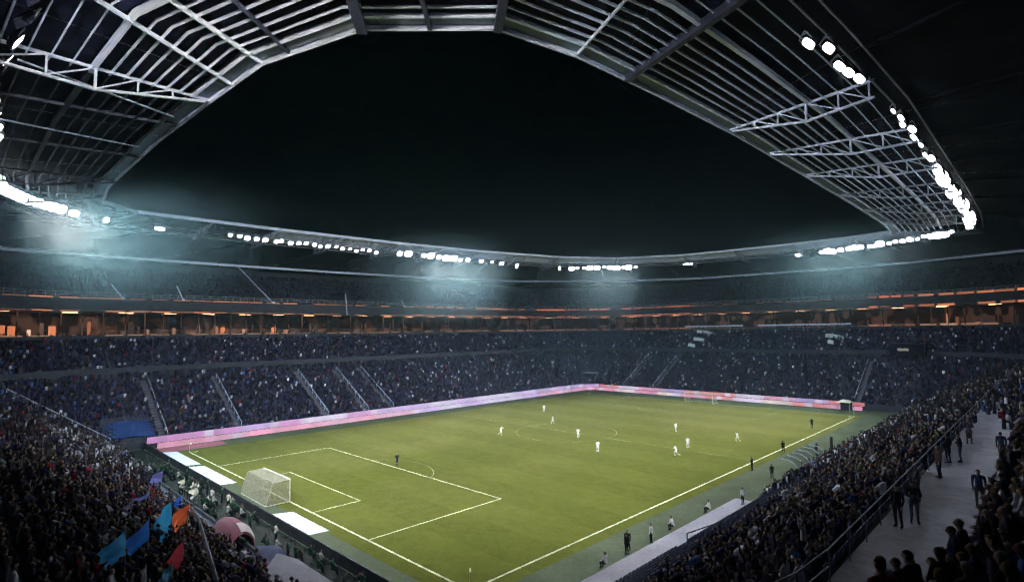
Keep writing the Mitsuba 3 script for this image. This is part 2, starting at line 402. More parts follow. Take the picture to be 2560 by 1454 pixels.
# ------------------------------------------------------------------ roof
OPEN = Polygon([(-10.7, 12.0), (-7.6, 2.2), (-0.8, -4.4), (6.3, -5.9), (17, -6.6), (33, -7.3), (55, -7.3), (80, -7.3), (104, -7.0), (119.2, -6.1), (121.6, 2), (122, 16), (119, 44), (110, 60), (94.6, 69.5), (69, 76), (46, 78.6),
                (18, 79.8), (-6, 79.8), (-11.6, 75), (-12.6, 63), (-12.2, 37.4), (-11.4, 22.5)])


def zr(e): return 39.7 - .04 * min(e, 15) - (max(e - 15, 0) * .105 if e < 39 else 24 * .105 + (e - 39) * .04)


def oring(e): return np.array(OPEN.buffer(e, join_style='mitre', mitre_limit=2.2).exterior.coords)[:-1] if e > 0 else np.array(OPEN.exterior.coords)[:-1]


roof = thing('stadium_roof', 'ring shaped stadium roof of white steel purlins and trusses round an open night sky', 'roof')
# fascia along the open edge, one piece per straight
P0 = oring(0)
for p, q in zip(P0, np.roll(P0, -1, 0)):
    part(roof, 'edge_fascia', MB().beam((*p, 39.7), (*q, 39.7), .22, .55).mesh(), 'white_steel' if not (max(p[1], q[1]) > 23 and min(p[0], q[0]) < -8) else 'grey_steel')  # grey on the left stretch paints its lack of light
GIR = 8.7
for e in (1.45, 2.5, 3.5, 4.5, 5.5, 6.5, 7.5, GIR, 10.0, 11.3, 12.6):
    Q = oring(e)
    for p, q in zip(Q, np.roll(Q, -1, 0)):
        L = np.linalg.norm(q - p)
        if L < .8: continue
        big = e == GIR
        near = np.linalg.norm((p + q) / 2 - [0, 0]) < 34
        pm = 'white_steel' if not (max(p[1], q[1]) > 23 and min(p[0], q[0]) < 0) else 'dark_steel'  # left stretch coloured dark because it is unlit, not another finish
        w = .34 if big else (.24 if e < 2 else .135) if e < 9 else .09
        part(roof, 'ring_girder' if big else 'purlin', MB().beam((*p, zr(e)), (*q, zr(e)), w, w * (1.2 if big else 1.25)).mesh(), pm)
for e0, e1, z, mt, nm in ((.12, 1.35, .05, 'glazing', 'edge_glazing'), (1.5, 15.0, .45, 'roof_glass', 'roof_sheet'), (15.0, 39.0, .3, 'roof_dark', 'outer_roof_panel'), (39.0, 56.0, .3, 'roof_dark', 'outer_roof_panel')):
    ringp = OPEN.buffer(e1, join_style='mitre', mitre_limit=2.2).difference(OPEN.buffer(e0, join_style='mitre', mitre_limit=2.2))
    N = 24
    for i in range(N):
        a0, a1 = 2 * math.pi * i / N, 2 * math.pi * (i + .997) / N
        c = np.array((54, 36)); wedge = Polygon([c, c + 400 * np.array((math.cos(a0), math.sin(a0))), c + 400 * np.array((math.cos(a1), math.sin(a1)))])
        pc = ringp.intersection(wedge)
        for gm in getattr(pc, 'geoms', [pc]):
            if gm.geom_type != 'Polygon' or gm.area < .05: continue
            v, f = trimesh.creation.triangulate_polygon(gm, engine='earcut')
            zz = np.array([zr(max(e0, min(e1, OPEN.exterior.distance(shapely.Point(t))))) + z for t in v])
            part(roof, nm, trimesh.Trimesh(np.c_[v, zz], f, process=False), mt)


def rafter(p, d, L, m='white_steel', truss=False, w=.2):
    p, d = np.asarray(p, float), np.asarray(d, float) / np.linalg.norm(d)
    q = p + d * L
    z0, z1 = zr(0) - .1, zr(min(L, 15)) - .12
    if not truss:
        part(roof, 'rafter', MB().beam((*p, z0), (*q, z1), w, w * 1.3).mesh(), m); return
    part(roof, 'truss_chord', MB().beam((*p, z0), (*q, z1), .19, .22).mesh(), m)
    dep = lambda t: 1.9 * min(1, t / 8.5)
    lo = [np.array((*(p + d * t), 39.45 - dep(t))) for t in (0.3, 8.5, L)]
    part(roof, 'truss_chord', MB().beam(lo[0], lo[1], .2).beam(lo[1], lo[2], .2).mesh(), m)
    ts = [3.0, 5.6, 8.5, 11.5, L - .4]
    for t in ts:
        x = p + d * t; part(roof, 'truss_post', MB().beam((*x, 39.5 - dep(t)), (*x, zr(t)), .2 if t == 8.5 else .14).mesh(), m)
    for t, u in zip(ts[:-1], ts[1:]):
        x, y = p + d * t, p + d * u
        part(roof, 'truss_brace', MB().beam((*x, zr(t) - .1), (*y, 39.5 - dep(u)), .12).mesh(), m)


rafter((-11.3, 17.4), (-.80, -.60), 15.5)
rafter((-10.7, 12.0), (-.83, -.56), 15.5, w=.22)
rafter((-11.5, 22.3), (-.99, -.155), 15.5, truss=True)
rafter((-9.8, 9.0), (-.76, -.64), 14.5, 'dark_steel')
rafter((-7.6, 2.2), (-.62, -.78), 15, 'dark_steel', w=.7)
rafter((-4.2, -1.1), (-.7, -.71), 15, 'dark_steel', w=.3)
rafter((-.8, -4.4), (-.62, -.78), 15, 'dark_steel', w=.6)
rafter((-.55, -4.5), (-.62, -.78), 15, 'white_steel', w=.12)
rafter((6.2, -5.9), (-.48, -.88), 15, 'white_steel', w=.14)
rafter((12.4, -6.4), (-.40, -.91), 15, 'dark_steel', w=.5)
rafter((12.9, -6.4), (-.40, -.91), 12, 'grey_steel', w=.12)
for x in (30.8, 42.0, 55.5): rafter((x, -7.4), (-.30 if x < 40 else .06, -1), 14.5, truss=True)
for x in (72, 88, 104): rafter((x, -7.3), (.05, -1), 14.5, 'grey_steel', truss=True)
for y in (31, 45, 59, 70): rafter((-12.2, y), (-1, .02 if y < 60 else .2), 14.5, 'dark_steel', truss=y > 50)  # left rafters coloured dark for the unlit roof
for p, d in (((-6, 79.8), (-.6, .8)), ((6, 79.8), (0, 1)), ((18, 79.8), (0, 1)), ((32, 79.3), (0, 1)), ((46, 78.6), (.05, 1)), ((58, 77.3), (.1, 1)), ((69, 76), (.2, 1)), ((82, 72.8), (.3, .95)), ((94.6, 69.5), (.45, .9)), ((110, 60), (.75, .65)), ((119, 44), (.97, .2)), ((120.6, 30), (1, .1)), ((122, 16), (1, 0)), ((121.6, 3), (1, -.1)), ((119, -6), (.75, -.65))):
    rafter(p, d, 14.5, 'grey_steel', truss=True)
# dim lower tie rods below the roof at left
for p, q in (((-13.0, 27.6, 39.2), (-24.4, 20.6, 38.2)), ((-13.4, 40, 39.3), (-25, 36, 38.2))): part(roof, 'tie_rod', MB().beam(p, q, .13).mesh(), 'grey_steel')
# light edge beam far out under the roof
Q = oring(39.0)
for p, q in zip(Q, np.roll(Q, -1, 0)):
    L = np.linalg.norm(q - p); n = max(1, int(L / 30))
    for i in range(n): part(roof, 'edge_beam', MB().beam((*(p + (q - p) * i / n), 36.35), (*(p + (q - p) * (i + .995) / n), 36.35), .5, .55).mesh(), 'white_steel')
# dark ribs on the outer roof underside
for i in range(30):
    a = 2 * math.pi * i / 30; c = np.array((54, 36)); u = np.array((math.cos(a), math.sin(a)))
    ln = LineString([c, c + 400 * u])
    p, q = (np.array(ln.intersection(OPEN.buffer(e, join_style='mitre', mitre_limit=2.2).exterior).coords[0]) for e in (15.5, 55))
    part(roof, 'outer_rib', MB().beam((*p, zr(15.5) + .05), (*q, zr(39) - .35), .25, .3).mesh(), 'roof_dark')

# lamp gantry ring: two rails and hangers
G0 = [np.array(oring(e)) for e in (14.2, 15.4)]
for Q in G0:
    for p, q in zip(Q, np.roll(Q, -1, 0)):
        if np.linalg.norm(q - p) > .5: part(roof, 'gantry_rail', MB().beam((*p, 38.85), (*q, 38.85), .14).mesh(), 'grey_steel')
gl = OPEN.buffer(14.8, join_style='mitre', mitre_limit=2.2).exterior


# ------------------------------------------------------------------ floodlights: each a thing, with beams from the banks and some added
def floodlight(pos, aim, w, h, L, lab, group, col=(.93, .97, 1.0)):
    k = thing('floodlight', lab, 'floodlight', group)
    pos = np.asarray(pos, float); d = np.asarray(aim, float) - pos; d /= np.linalg.norm(d)
    x = np.cross(d, (0, 0, 1)); x /= np.linalg.norm(x); y = np.cross(x, d)
    P = lambda a, b, c: pos + x * a + y * b + d * c
    rim = [P(-w / 2, -h / 2, 0), P(w / 2, -h / 2, 0), P(w / 2, h / 2, 0), P(-w / 2, h / 2, 0)]
    back = [P(-w / 3, -h / 3, -.45), P(w / 3, -h / 3, -.45), P(w / 3, h / 3, -.45), P(-w / 3, h / 3, -.45)]
    part(k, 'housing', trimesh.Trimesh(back + rim, BOXF[np.r_[0:2, 4:12]], process=False), 'dark_steel')
    v = [P(0, 0, .01)] + [P(w * .48 * np.sign(math.cos(t)) * abs(math.cos(t)) ** .6, h * .48 * np.sign(math.sin(t)) * abs(math.sin(t)) ** .6, .01) for t in np.linspace(0, 2 * math.pi, 13)[:-1]]
    m = trimesh.Trimesh(v, [[0, 1 + j, 1 + (j + 1) % 12] for j in range(12)], process=False)
    if np.dot(m.face_normals[0], d) < 0: m.invert()
    key = part(k, 'lens', m, 'lamp_face')
    scene[key]['emitter'] = {'type': 'area', 'radiance': rgb(*(L * c for c in col)), 'sampling_weight': .03}
    part(k, 'bracket', MB().beam(P(-w / 2 - .05, 0, -.1), P(-w / 2 - .05, h / 2 + .25, -.2), .07).beam(P(w / 2 + .05, 0, -.1), P(w / 2 + .05, h / 2 + .25, -.2), .07).beam(P(-w / 2 - .05, h / 2 + .25, -.2), P(w / 2 + .05, h / 2 + .25, -.2), .07)
         .beam(P(0, h / 2 + .25, -.2), (pos[0], pos[1], 38.85), .08).mesh(), 'grey_steel')


def beam(pos, aim, I, beamw, cut, col=(.95, .98, 1.0), w=None):
    key = numbered('beam'); pos, aim = np.asarray(pos, float), np.asarray(aim, float); pos = pos + (aim - pos) / np.linalg.norm(aim - pos) * 1.3
    scene[key] = {'type': 'spot', 'intensity': rgb(*(I * c for c in col)), 'beam_width': float(beamw), 'cutoff_angle': float(cut), 'sampling_weight': float(w or max(.25, I / SPOT)),
                  'to_world': T().look_at(origin=list(map(float, pos)), target=list(map(float, aim)), up=[0.1, 0.05, 1])}


def along(pts, step):
    ls = LineString(pts); n = int(ls.length / step) + 1
    return [np.array(ls.interpolate(ls.length * (i + .5) / n).coords[0]) for i in range(n)]


ZL = 38.0
RN = [(9.7, 83.5), (26, 83.5), (43, 83.6)]
rows = [
    # path of the row, spacing, lamp width, height, radiance factor, dropout, aim(x, y), label, group
    ([(9.3, 83.6), (16, 83.6), (30, 84.2), (44, 84.0)], 1.75, 1.3, .95, 1, .12, lambda x, y: (x * .7 + 18, 30), 'small white floodlight in the long row over the far long stand', 'small floodlights over the far long stand'),
    ([(47.5, 82.6), (71, 81.4)], 2.6, 2.0, 1.6, 1.3, .05, lambda x, y: (x * .7 + 10, 30), 'large glaring floodlight in the far long stand row', 'large floodlights left of the far corner'),
    ([(73.5, 81.3), (84, 81.4)], 2.2, 1.7, 1.3, 1, .25, lambda x, y: (x * .7 + 10, 30), 'white floodlight in the row end nearest the far corner', 'floodlights nearest the far corner'),
    ([(106.8, 76.5), (121, 59.8)], 2.1, 1.9, 1.5, 1.2, .08, lambda x, y: (70, 30), 'white floodlight in the short tight row over the far corner', 'floodlights over the far corner'),
    ([(130.6, 12), (129.2, 3), (126, -5), (122.8, -13), (119, -17)], 1.6, 2.0, 1.35, 1.4, .0, lambda x, y: (60, 30), 'white floodlight in the curving row over the far right end', 'floodlights over the far right end'),
    ([(114, -20), (100, -21.1), (86, -21.3), (60, -21.4)], 1.75, 1.85, 1.4, 1.4, .06, lambda x, y: (x * .42, 28), 'white floodlight in the dense row above the touchline stand', 'dense floodlights over the touchline stand'),
    ([(59, -21.5), (32, -21.6)], 2.3, 1.3, 1.0, .9, .2, lambda x, y: (x * .35, 28), 'small floodlight among the white trusses above the touchline stand', 'small floodlights among the trusses'),
]
for pts, step, w, h, f, drop, aim, lab, grp in rows:
    nth = -1
    for c in along(pts, step):
        if rng.random() < drop: continue
        nth += 1
        k = rng.uniform(.55, 1.25)
        a = np.array((*aim(*c), 0.0)) + [rng.normal(0, 8), rng.normal(0, 6), 0]
        floodlight((c[0] + rng.normal(0, .15), c[1] + rng.normal(0, .15), ZL + rng.normal(0, .12)), a, w * k, h * k, LENS * f * rng.uniform(.7, 1.2), f'{lab}, {ORD[nth]} from {"its far end" if c[1] < -18 and c[0] < 115 else "left"}', grp)
for (x, y, w, h, f, lab) in (
        (14.2, -19.9, 1.15, .95, 1.3, 'left one of the two large bright floodlights at upper right under the roof'), (15.9, -20.7, 1.2, .9, 1.5, 'warm tinted right one of the two large floodlights at upper right'),
        (19.5, -20.5, 1.05, .95, 1.2, 'first floodlight below the large pair at upper right'), (21.2, -20.7, 1.1, .9, 1.2, 'second floodlight below the large pair at upper right'), (23.0, -21.0, 1.1, .9, 1.2, 'third floodlight below the large pair at upper right'),
        (131.5, 17.0, 1.9, 1.0, 1.2, 'lone floodlight left of the curving row at the far right end'), (126.8, 46.5, 3.0, .7, .8, 'wide lone floodlight right of the far corner row'), (104.8, 78.2, .8, 1.5, 1.0, 'narrow floodlight just left of the far corner row'),
        (90, 82.5, 1.0, 1.6, .7, 'dim narrow floodlight left of the far corner'),
        (-1.6, 84.4, 2.2, .8, .8, 'lone floodlight over the far long stand at left'), (-10, 81.5, 1.2, .9, 1.0, 'floodlight left of the lone floodlight at far left'), (-14.6, 78.6, 2.0, 1.2, 1.3, 'floodlight at the right end of the glaring row at far left')):
    tgt = (max(8, x * .35), 28, 0) if y < 0 else ((65, 28, 0) if x > 60 else (30, 30, 0))
    if y < 0: tgt = (x * .1 - 6, 10, 0)
    floodlight((x, y, ZL), tgt, w, h, LENS * f, lab, None, (1.0, .84, .72) if 'warm' in lab else (.93, .97, 1.0))
for i, c in enumerate(along([(-24.2, 61), (-23.6, 66.5), (-20.5, 72.5), (-16, 77.4)], 1.5)):
    floodlight((*c, ZL + .1), (20, 20, 0), 2.0, 1.5, LENS * 1.8, f'glaring blue white floodlight in the row at the far left edge, {ORD[i]} from left', 'glaring floodlights at the far left', (.85, .95, 1.0))
for i, c in enumerate(along([(-23.5, 5), (-25.4, 28), (-24.5, 45)], 4.0)):
    floodlight((*c, ZL + .3), (40, 20 + 10 * (i % 3), 0), 1.5, 1.1, LENS * .8, f'floodlight over the stand behind the near goal seen from its side, {ORD[i]} from top', 'floodlights over the near goal stand')
for (x, y, lab) in ((-24.5, -6, 'unseen added floodlight under the roof corner above the camera, out to the left'), (-15.5, -15, 'unseen added floodlight under the roof corner on the pitch corner side of the camera'), (-2, -20, 'unseen added floodlight under the roof corner above the camera, out to the right')):
    floodlight((x, y, 37.4), (40, 40, 36), 1.5, 1.1, LENS, lab, 'added floodlights under the near roof corner')  # out of view, added to brighten the near roof steel
for x, y, tx, ty, f in ((-25.0, -2, -8, 16, 4.6), (-23, -8, -6, 6, 4.6), (-14, -16, 2, -2, 1.4), (-2, -20.4, 18, -4, .4), (24, -21.5, 42, -8, .6), (38, -21.8, 52, -8, .6), (56, -21.8, 70, -8, .6), (84, -21.5, 96, -8, .5)): beam((x, y, 37.0), (tx, ty, 39.6), 980 * f, 26, 70, (.88, .94, 1.1))  # added beams aimed at the roof steel to brighten it
# beams
AQ = (.70, .95, 1.0)
for c in along([(10, 83.6), (44, 84)], 8.5): beam((*c, 37.6), (c[0] * .75 + 13, 28, 0), SPOT * .9, 22, 38)
for c in along([(47, 82.6), (84, 81.3)], 9): beam((*c, 37.6), (c[0] * .75 + 13, 28, 0), SPOT * 1.0, 22, 46, (.80, .92, 1.0), 7)
for c in along([(107, 76.5), (121, 60)], 9): beam((*c, 37.6), (72, 30, 0), SPOT * 1.0, 18, 44, (.80, .92, 1.0), 6)
for c in along([(130.6, 14), (126, -5), (119, -17)], 11): beam((*c, 37.6), (66, 32, 0), SPOT * 1.0, 20, 46, AQ, 7)
for c in along([(112, -20.6), (30, -21.4)], 13.5): beam((*c, 37.4), (c[0] * .8 + 6, 36, 0), SPOT * 1.3, 24, 40)
for x, y in ((15, -20.3), (21, -20.7)): beam((x, y, 37.4), (14, 30, 0), SPOT, 26, 40)
for c in along([(-24.5, 10), (-25, 45)], 12.0): beam((*c, 37.5), (30, 30, 0), SPOT * 1.2, 22, 38, (.9, .97, 1.0))
for c in along([(-24.3, 60), (-22, 70), (-16, 77)], 7): beam((*c, 37.4), (24, 40, 0), SPOT * 1.35, 24, 48, AQ, 10)
# wide spill of the same banks towards the stands below; one added to brighten the near walkway
CO = (.80, .92, 1.08)
for x, y, f in ((20, 83.6, .4), (36, 83.8, .4), (54, 82.5, 1.1), (64, 82, 1.1), (80, 81.5, .8), (112, 70, 1.5), (119, 62, 1.2), (130.5, 6, 1.5), (124, -11, 1.3), (100, -21, .9), (75, -21.3, .7), (45, -21.5, .8), (20, -20.6, .55), (6, -20.6, 4.6), (-23, 67, 4.2), (-17.5, 76, 3.0), (-25, 25, 3.2)):
    c = np.array((54, 34)) - (x, y); c = c / np.linalg.norm(c)
    beam((x, y, 37.5), (x + c[0] * 3, y + c[1] * 3, 26), SPILL * f, 12, 66, CO)

# ------------------------------------------------------------------ people
SK = np.array
SKINS = [(.25, .165, .13), (.30, .205, .165), (.17, .105, .08), (.10, .062, .046)]


def sphere(c, r, n=10): return m3.Manifold.sphere(r, n).translate([float(t) for t in c])


def bone(a, ra, b, rb, n=10): return m3.Manifold.batch_hull([sphere(a, ra, n), sphere(b, rb, n)])


def figure(pose, fine):
    """one continuous body facing +y, feet at z = 0; returns vertices, faces and the region of every vertex"""
    J = {}
    H = SK((0, 0, 0.0))
    if pose in ('sit', 'sit_lean', 'sit_clap'):
        lean = .16 if pose == 'sit_lean' else .03
        J['pel'] = SK((0, 0, .50)); J['chest'] = SK((0, lean, .86)); J['neck'] = SK((0, lean * 1.4, 1.06)); J['head'] = SK((0, lean * 1.4 + .035, 1.19))
        for s, k in ((-1, 'l'), (1, 'r')):
            J['hip' + k] = SK((s * .1, .02, .48)); J['kn' + k] = SK((s * .14, .44, .49)); J['an' + k] = SK((s * .13, .38, .08)); J['toe' + k] = SK((s * .15, .56, .04))
            J['sh' + k] = SK((s * .19, lean * 1.3, .99)); J['el' + k] = SK((s * .25, .10 + lean, .74)); J['wr' + k] = SK((s * .12, .32 + lean * .6, .61))
            J['hd' + k] = SK((s * .09, .40 + lean * .6, .58))
            if pose == 'sit_clap': J['el' + k] = SK((s * .24, .16, .82)); J['wr' + k] = SK((s * .08, .36, .98)); J['hd' + k] = SK((s * .035, .42, 1.05))
    else:
        up = pose == 'cheer'
        J['pel'] = SK((0, 0, .96)); J['chest'] = SK((0, .01, 1.30)); J['neck'] = SK((0, .01, 1.50)); J['head'] = SK((0, .035, 1.635))
        for s, k in ((-1, 'l'), (1, 'r')):
            J['hip' + k] = SK((s * .095, 0, .92)); J['kn' + k] = SK((s * .11, .03, .50)); J['an' + k] = SK((s * .12, -.03, .09)); J['toe' + k] = SK((s * .14, .14, .04))
            J['sh' + k] = SK((s * .195, 0, 1.43)); J['el' + k] = SK((s * .235, -.03, 1.14)); J['wr' + k] = SK((s * .215, .08, .90)); J['hd' + k] = SK((s * .205, .11, .81))
            if up: J['el' + k] = SK((s * .33, .08, 1.62)); J['wr' + k] = SK((s * .27, .12, 1.88)); J['hd' + k] = SK((s * .25, .13, 1.97))
            if pose == 'folded': J['el' + k] = SK((s * .26, .06, 1.15)); J['wr' + k] = SK((s * -.02, .20, 1.17)); J['hd' + k] = SK((s * -.10, .19, 1.18))
            if pose == 'run':
                f = s; J['kn' + k] = SK((s * .1, .28 if f > 0 else -.06, .58 if f > 0 else .50)); J['an' + k] = SK((s * .1, .16 if f > 0 else -.46, .16 if f > 0 else .32))
                J['toe' + k] = SK((s * .1, .32 if f > 0 else -.44, .08 if f > 0 else .17)); J['el' + k] = SK((s * .27, -.2 * f, 1.20)); J['wr' + k] = SK((s * .22, .08 - .22 * f, 1.14)); J['hd' + k] = SK((s * .20, .13 - .22 * f, 1.17))
            if pose == 'walk':
                f = s; J['kn' + k] = SK((s * .1, .16 * f + .05, .51)); J['an' + k] = SK((s * .1, .30 * f - .05, .10)); J['toe' + k] = SK((s * .1, .30 * f + .11, .06)); J['wr' + k] = SK((s * .24, .06 - .18 * f, .92)); J['hd' + k] = SK((s * .24, .09 - .2 * f, .84))
        if pose == 'run':
            for k in ('chest', 'neck', 'head'): J[k] = J[k] + [0, .10 if k == 'chest' else .16, -.01]
            for k in 'lr': J['sh' + k] = J['sh' + k] + [0, .13, -.01]; J['el' + k] = J['el' + k] + [0, .13, 0]; J['wr' + k] = J['wr' + k] + [0, .13, 0]; J['hd' + k] = J['hd' + k] + [0, .13, 0]
    n = 12 if fine else 8
    B = [('torso', J['pel'], .135, J['chest'], .145), ('torso', J['shl'], .075, J['shr'], .075), ('skin', J['neck'] - [0, 0, .05], .06, J['head'] - [0, 0, .04], .055), ('torso', J['chest'], .13, (J['shl'] + J['shr']) / 2, .10),
         ('legs', J['hipl'], .10, J['hipr'], .10)]
    for k in 'lr':
        B += [('legs', J['hip' + k], .098, J['kn' + k], .066), ('legs', J['kn' + k], .062, J['an' + k], .045), ('shoe', J['an' + k] - [0, .03, .04], .048, J['toe' + k], .04),
              ('torso', J['sh' + k], .066, J['el' + k], .05), ('arm', J['el' + k], .047, J['wr' + k], .034)]
    parts = [bone(a, ra, b, rb, n) for _, a, ra, b, rb in B]
    hd = J['head']
    head = m3.Manifold.batch_hull([sphere(hd + [0, -.01, .03], .098, n), sphere(hd + [0, .035, -.055], .062, n), sphere(hd + [0, .03, .03], .085, n)])
    parts += [head]
    if fine: parts += [bone(hd + [0, .10, .02], .012, hd + [0, .122, -.018], .017, 8), sphere(hd + [-.098, -.005, -.01], .022, 8), sphere(hd + [.098, -.005, -.01], .022, 8)]
    for k, s in (('l', -1), ('r', 1)):
        w, h = J['wr' + k], J['hd' + k]; d = (h - w) / np.linalg.norm(h - w)
        if not fine:
            parts.append(bone(w, .034, h + d * .03, .03, n)); B.append(('hand', w, .03, h, .03)); continue
        q = np.cross(d, (0, 1, 0) if abs(d[1]) < .8 else (0, 0, 1)); q /= np.linalg.norm(q); c = np.cross(q, d)
        palm = m3.Manifold.batch_hull([sphere(w, .03, 8), sphere(h + q * .033, .016, 8), sphere(h - q * .033, .016, 8)]); parts.append(palm)
        for j, ln in enumerate((.058, .072, .068, .05)):
            b = h + q * (.033 - .022 * j); e1 = b + d * ln * .6 + c * .008; e2 = e1 + d * ln * .45 + c * .03
            parts += [bone(b, .0105, e1, .0095, 6), bone(e1, .0095, e2, .008, 6)]
        tb = w + (h - w) * .45 + q * .03; te = tb + q * .04 + d * .035 + c * .012
        parts += [bone(tb, .013, te, .011, 6), bone(te, .011, te + d * .03, .009, 6)]
        B.append(('hand', w + d * .02, .03, h + d * .1, .03))
    body = m3.Manifold.batch_boolean(parts, m3.OpType.Add)
    if fine: body = body.refine_to_length(.045)
    me = body.to_mesh(); tm = trimesh.Trimesh(me.vert_properties[:, :3], me.tri_verts, process=True)
    trimesh.smoothing.filter_taubin(tm, .5, -.53, iterations=6 if fine else 2)
    V = np.array(tm.vertices)
    best, reg = np.full(len(V), 9.0), np.zeros(len(V), int)
    NAMES = ['torso', 'legs', 'skin', 'shoe', 'arm', 'hand', 'hair']
    for nm, a, ra, b, rb in B:
        t = np.clip(((V - a) @ (b - a)) / max((b - a) @ (b - a), 1e-9), 0, 1); dd = np.linalg.norm(V - a - t[:, None] * (b - a), axis=1) - (ra + (rb - ra) * t)
        m = dd < best; best[m] = dd[m]; reg[m] = NAMES.index(nm)
    r = V - hd; hm = (np.linalg.norm(r, axis=1) < .15) & (r[:, 2] > -.1); reg[hm] = 2
    reg[hm & ((r[:, 2] > .055) | ((r[:, 1] < -.01) & (r[:, 2] > -.05)))] = 6
    z = V[:, 2].min(); V[:, 2] -= z
    return V, np.array(tm.faces), reg


def dressed(fig, shirt, trousers, skin, hair, sleeves=True, shorts=False, socks=None, shoes=(.03, .03, .035)):
    V, F, reg = fig
    pal = np.array([shirt, trousers, skin, shoes, shirt if sleeves else skin, skin, hair], float)
    c = pal[reg]
    if shorts: c[(reg == 1) & (V[:, 2] < .52)] = skin
    if socks is not None: c[((reg == 1) | (reg == 3)) & (V[:, 2] < .42) & (V[:, 2] > .1)] = socks
    return mikit.ply(trimesh.Trimesh(V, F, process=False), 'vcol', smooth=True, color=c)


POSES = ['sit', 'sit_lean', 'sit_clap', 'stand', 'cheer', 'folded']
FINE = {p: figure(p, True) for p in POSES + ['run', 'walk']}
MID = {p: figure(p, False) for p in POSES}
OUTFITS = [('black jacket', (.011, .010, .016)), ('navy jacket', (.021, .020, .045)), ('dark grey hoodie', (.045, .042, .060)), ('brown coat', (.06, .04, .03)), ('white shirt', (.46, .46, .53)), ('pale grey sweater', (.30, .30, .34)),
           ('dark red shirt', (.14, .016, .022)), ('blue shirt', (.03, .06, .17)), ('olive jacket', (.06, .065, .035))]
TROUSERS = [(.015, .016, .022), (.03, .035, .06), (.05, .045, .04)]
HAIR = [(.012, .010, .009), (.03, .02, .013), (.09, .06, .035), (.16, .15, .14)]
variants = {}


def variant(fine, pose, o, key):
    k = (fine, pose, o, key % 3)
    if k not in variants:
        r = np.random.default_rng(hash((pose, o, key % 3)) % 2**31 if False else POSES.index(pose) * 97 + o * 13 + key % 3)
        variants[k] = dressed((FINE if fine else MID)[pose], OUTFITS[o][1], TROUSERS[r.integers(3)], SKINS[r.integers(4)], HAIR[r.integers(4)])
    return variants[k]


def stand_at(key, ply, xyz, facing, scale=1.0):
    scene[key] = {**ply, 'to_world': T().translate(list(map(float, xyz))).rotate([0, 0, 1], math.degrees(math.atan2(-facing[0], facing[1]))).scale(float(scale))}


def to_px(p):
    d = np.asarray(p) - CAM; z = d @ fwd
    return 1280 + 1365.16 * (d @ rgt) / z, 727 - 1365.16 * (d @ upv) / z, z


# ------------------------------------------------------------------ seats in the bowl, and who sits there
def seat_list(side, rowf, n, tread, pitch=.53, aisles=True):
    out = []; a, b = ends(side)
    for k in range(n):
        d, z = rowf(k); step = width_deg(side, d, pitch); m = int((b - a) / step)
        s = a + (b - a - m * step) / 2 + (np.arange(m) + .5) * step
        ok = np.ones(m, bool)
        for t in AISLES[side] if aisles else (): ok &= np.abs(s - t) > width_deg(side, d, .62)
        s = s[ok]
        if side in RANGE:
            q = np.array([place(side, t, d + tread * .42)[0] for t in (a, b)]); w = (s - a) / (b - a)
            xy = q[0] + w[:, None] * (q[1] - q[0]); f = np.tile(place(side, a, d)[1], (len(s), 1))
        else:
            r = [place(side, t, d + tread * .42) for t in s]; xy = np.array([t[0] for t in r]); f = np.array([t[1] for t in r])
        out.append(np.c_[xy, np.full(len(s), z), f, np.full(len(s), d)])
    return np.vstack(out)


def hull_template(pts):
    h = trimesh.convex.convex_hull(np.asarray(pts, float)); return np.array(h.vertices), np.array(h.faces)


def octa(c, r): return hull_template([(c[0] + r[0] * i, c[1] + r[1] * j, c[2] + r[2] * k) for i, j, k in ((1, 0, 0), (-1, 0, 0), (0, 1, 0), (0, -1, 0), (0, 0, 1), (0, 0, -1))])


def lo_person(sit, far, up=False):
    """a small spectator of few faces: torso, head, thighs, shins and arms; the region of each vertex is 0 shirt, 1 trousers, 2 skin, 3 hair"""
    P = []; b = .42 if sit else .82; t = .98 if sit else 1.42
    P.append((hull_template([(-.15, -.08, b), (.15, -.08, b), (.15, .1, b), (-.15, .1, b), (-.21, -.07, t), (.21, -.07, t), (.19, .09, t - .03), (-.19, .09, t - .03)]), 0))
    P.append((octa((0, .03, t + .17), (.095, .11, .14)), 3 if far else 2))
    if not far:
        P.append((octa((0, -.02, t + .22), (.118, .125, .135)), 3))
        for s in (-1, 1):
            if up: P.append((hull_template([(s * .2, 0, t - .05), (s * .26, .04, t - .05), (s * .24, .1, t + .5), (s * .3, .12, t + .48)]), 0))
            else: P.append((hull_template([(s * .2, -.04, t - .03), (s * .27, -.02, t - .06), (s * .22, .08, t - .05), (s * .24, .06, t - .38), (s * .14, .32, t - .34), (s * .19, .33, t - .3)]), 0))
    if sit and not far: P.append((hull_template([(-.18, 0, .36), (.18, 0, .36), (.18, .02, .54), (-.18, .02, .54), (-.2, .48, .4), (.2, .48, .4), (.2, .46, .54), (-.2, .46, .54)]), 1)); P.append((hull_template([(-.2, .36, .02), (.2, .36, .02), (-.2, .46, .46), (.2, .46, .46), (-.18, .56, .02), (.18, .56, .02)]), 1))
    if not sit: P.append((hull_template([(-.16, -.08, .84), (.16, -.08, .84), (.16, .08, .84), (-.16, .08, .84), (-.17, -.08, 0), (.17, -.08, 0), (.17, .1, 0), (-.17, .1, 0)]), 1))
    v, f, r, n = [], [], [], 0
    for (a, c), g in P: v.append(a); f.append(c + n); r.append(np.full(len(a), g)); n += len(a)
    return np.vstack(v), np.vstack(f), np.concatenate(r)


LO = {(s, fr, u): lo_person(s, fr, u) for s in (True, False) for fr in (True, False) for u in (True, False)}
PAL = np.array([c for _, c in OUTFITS])
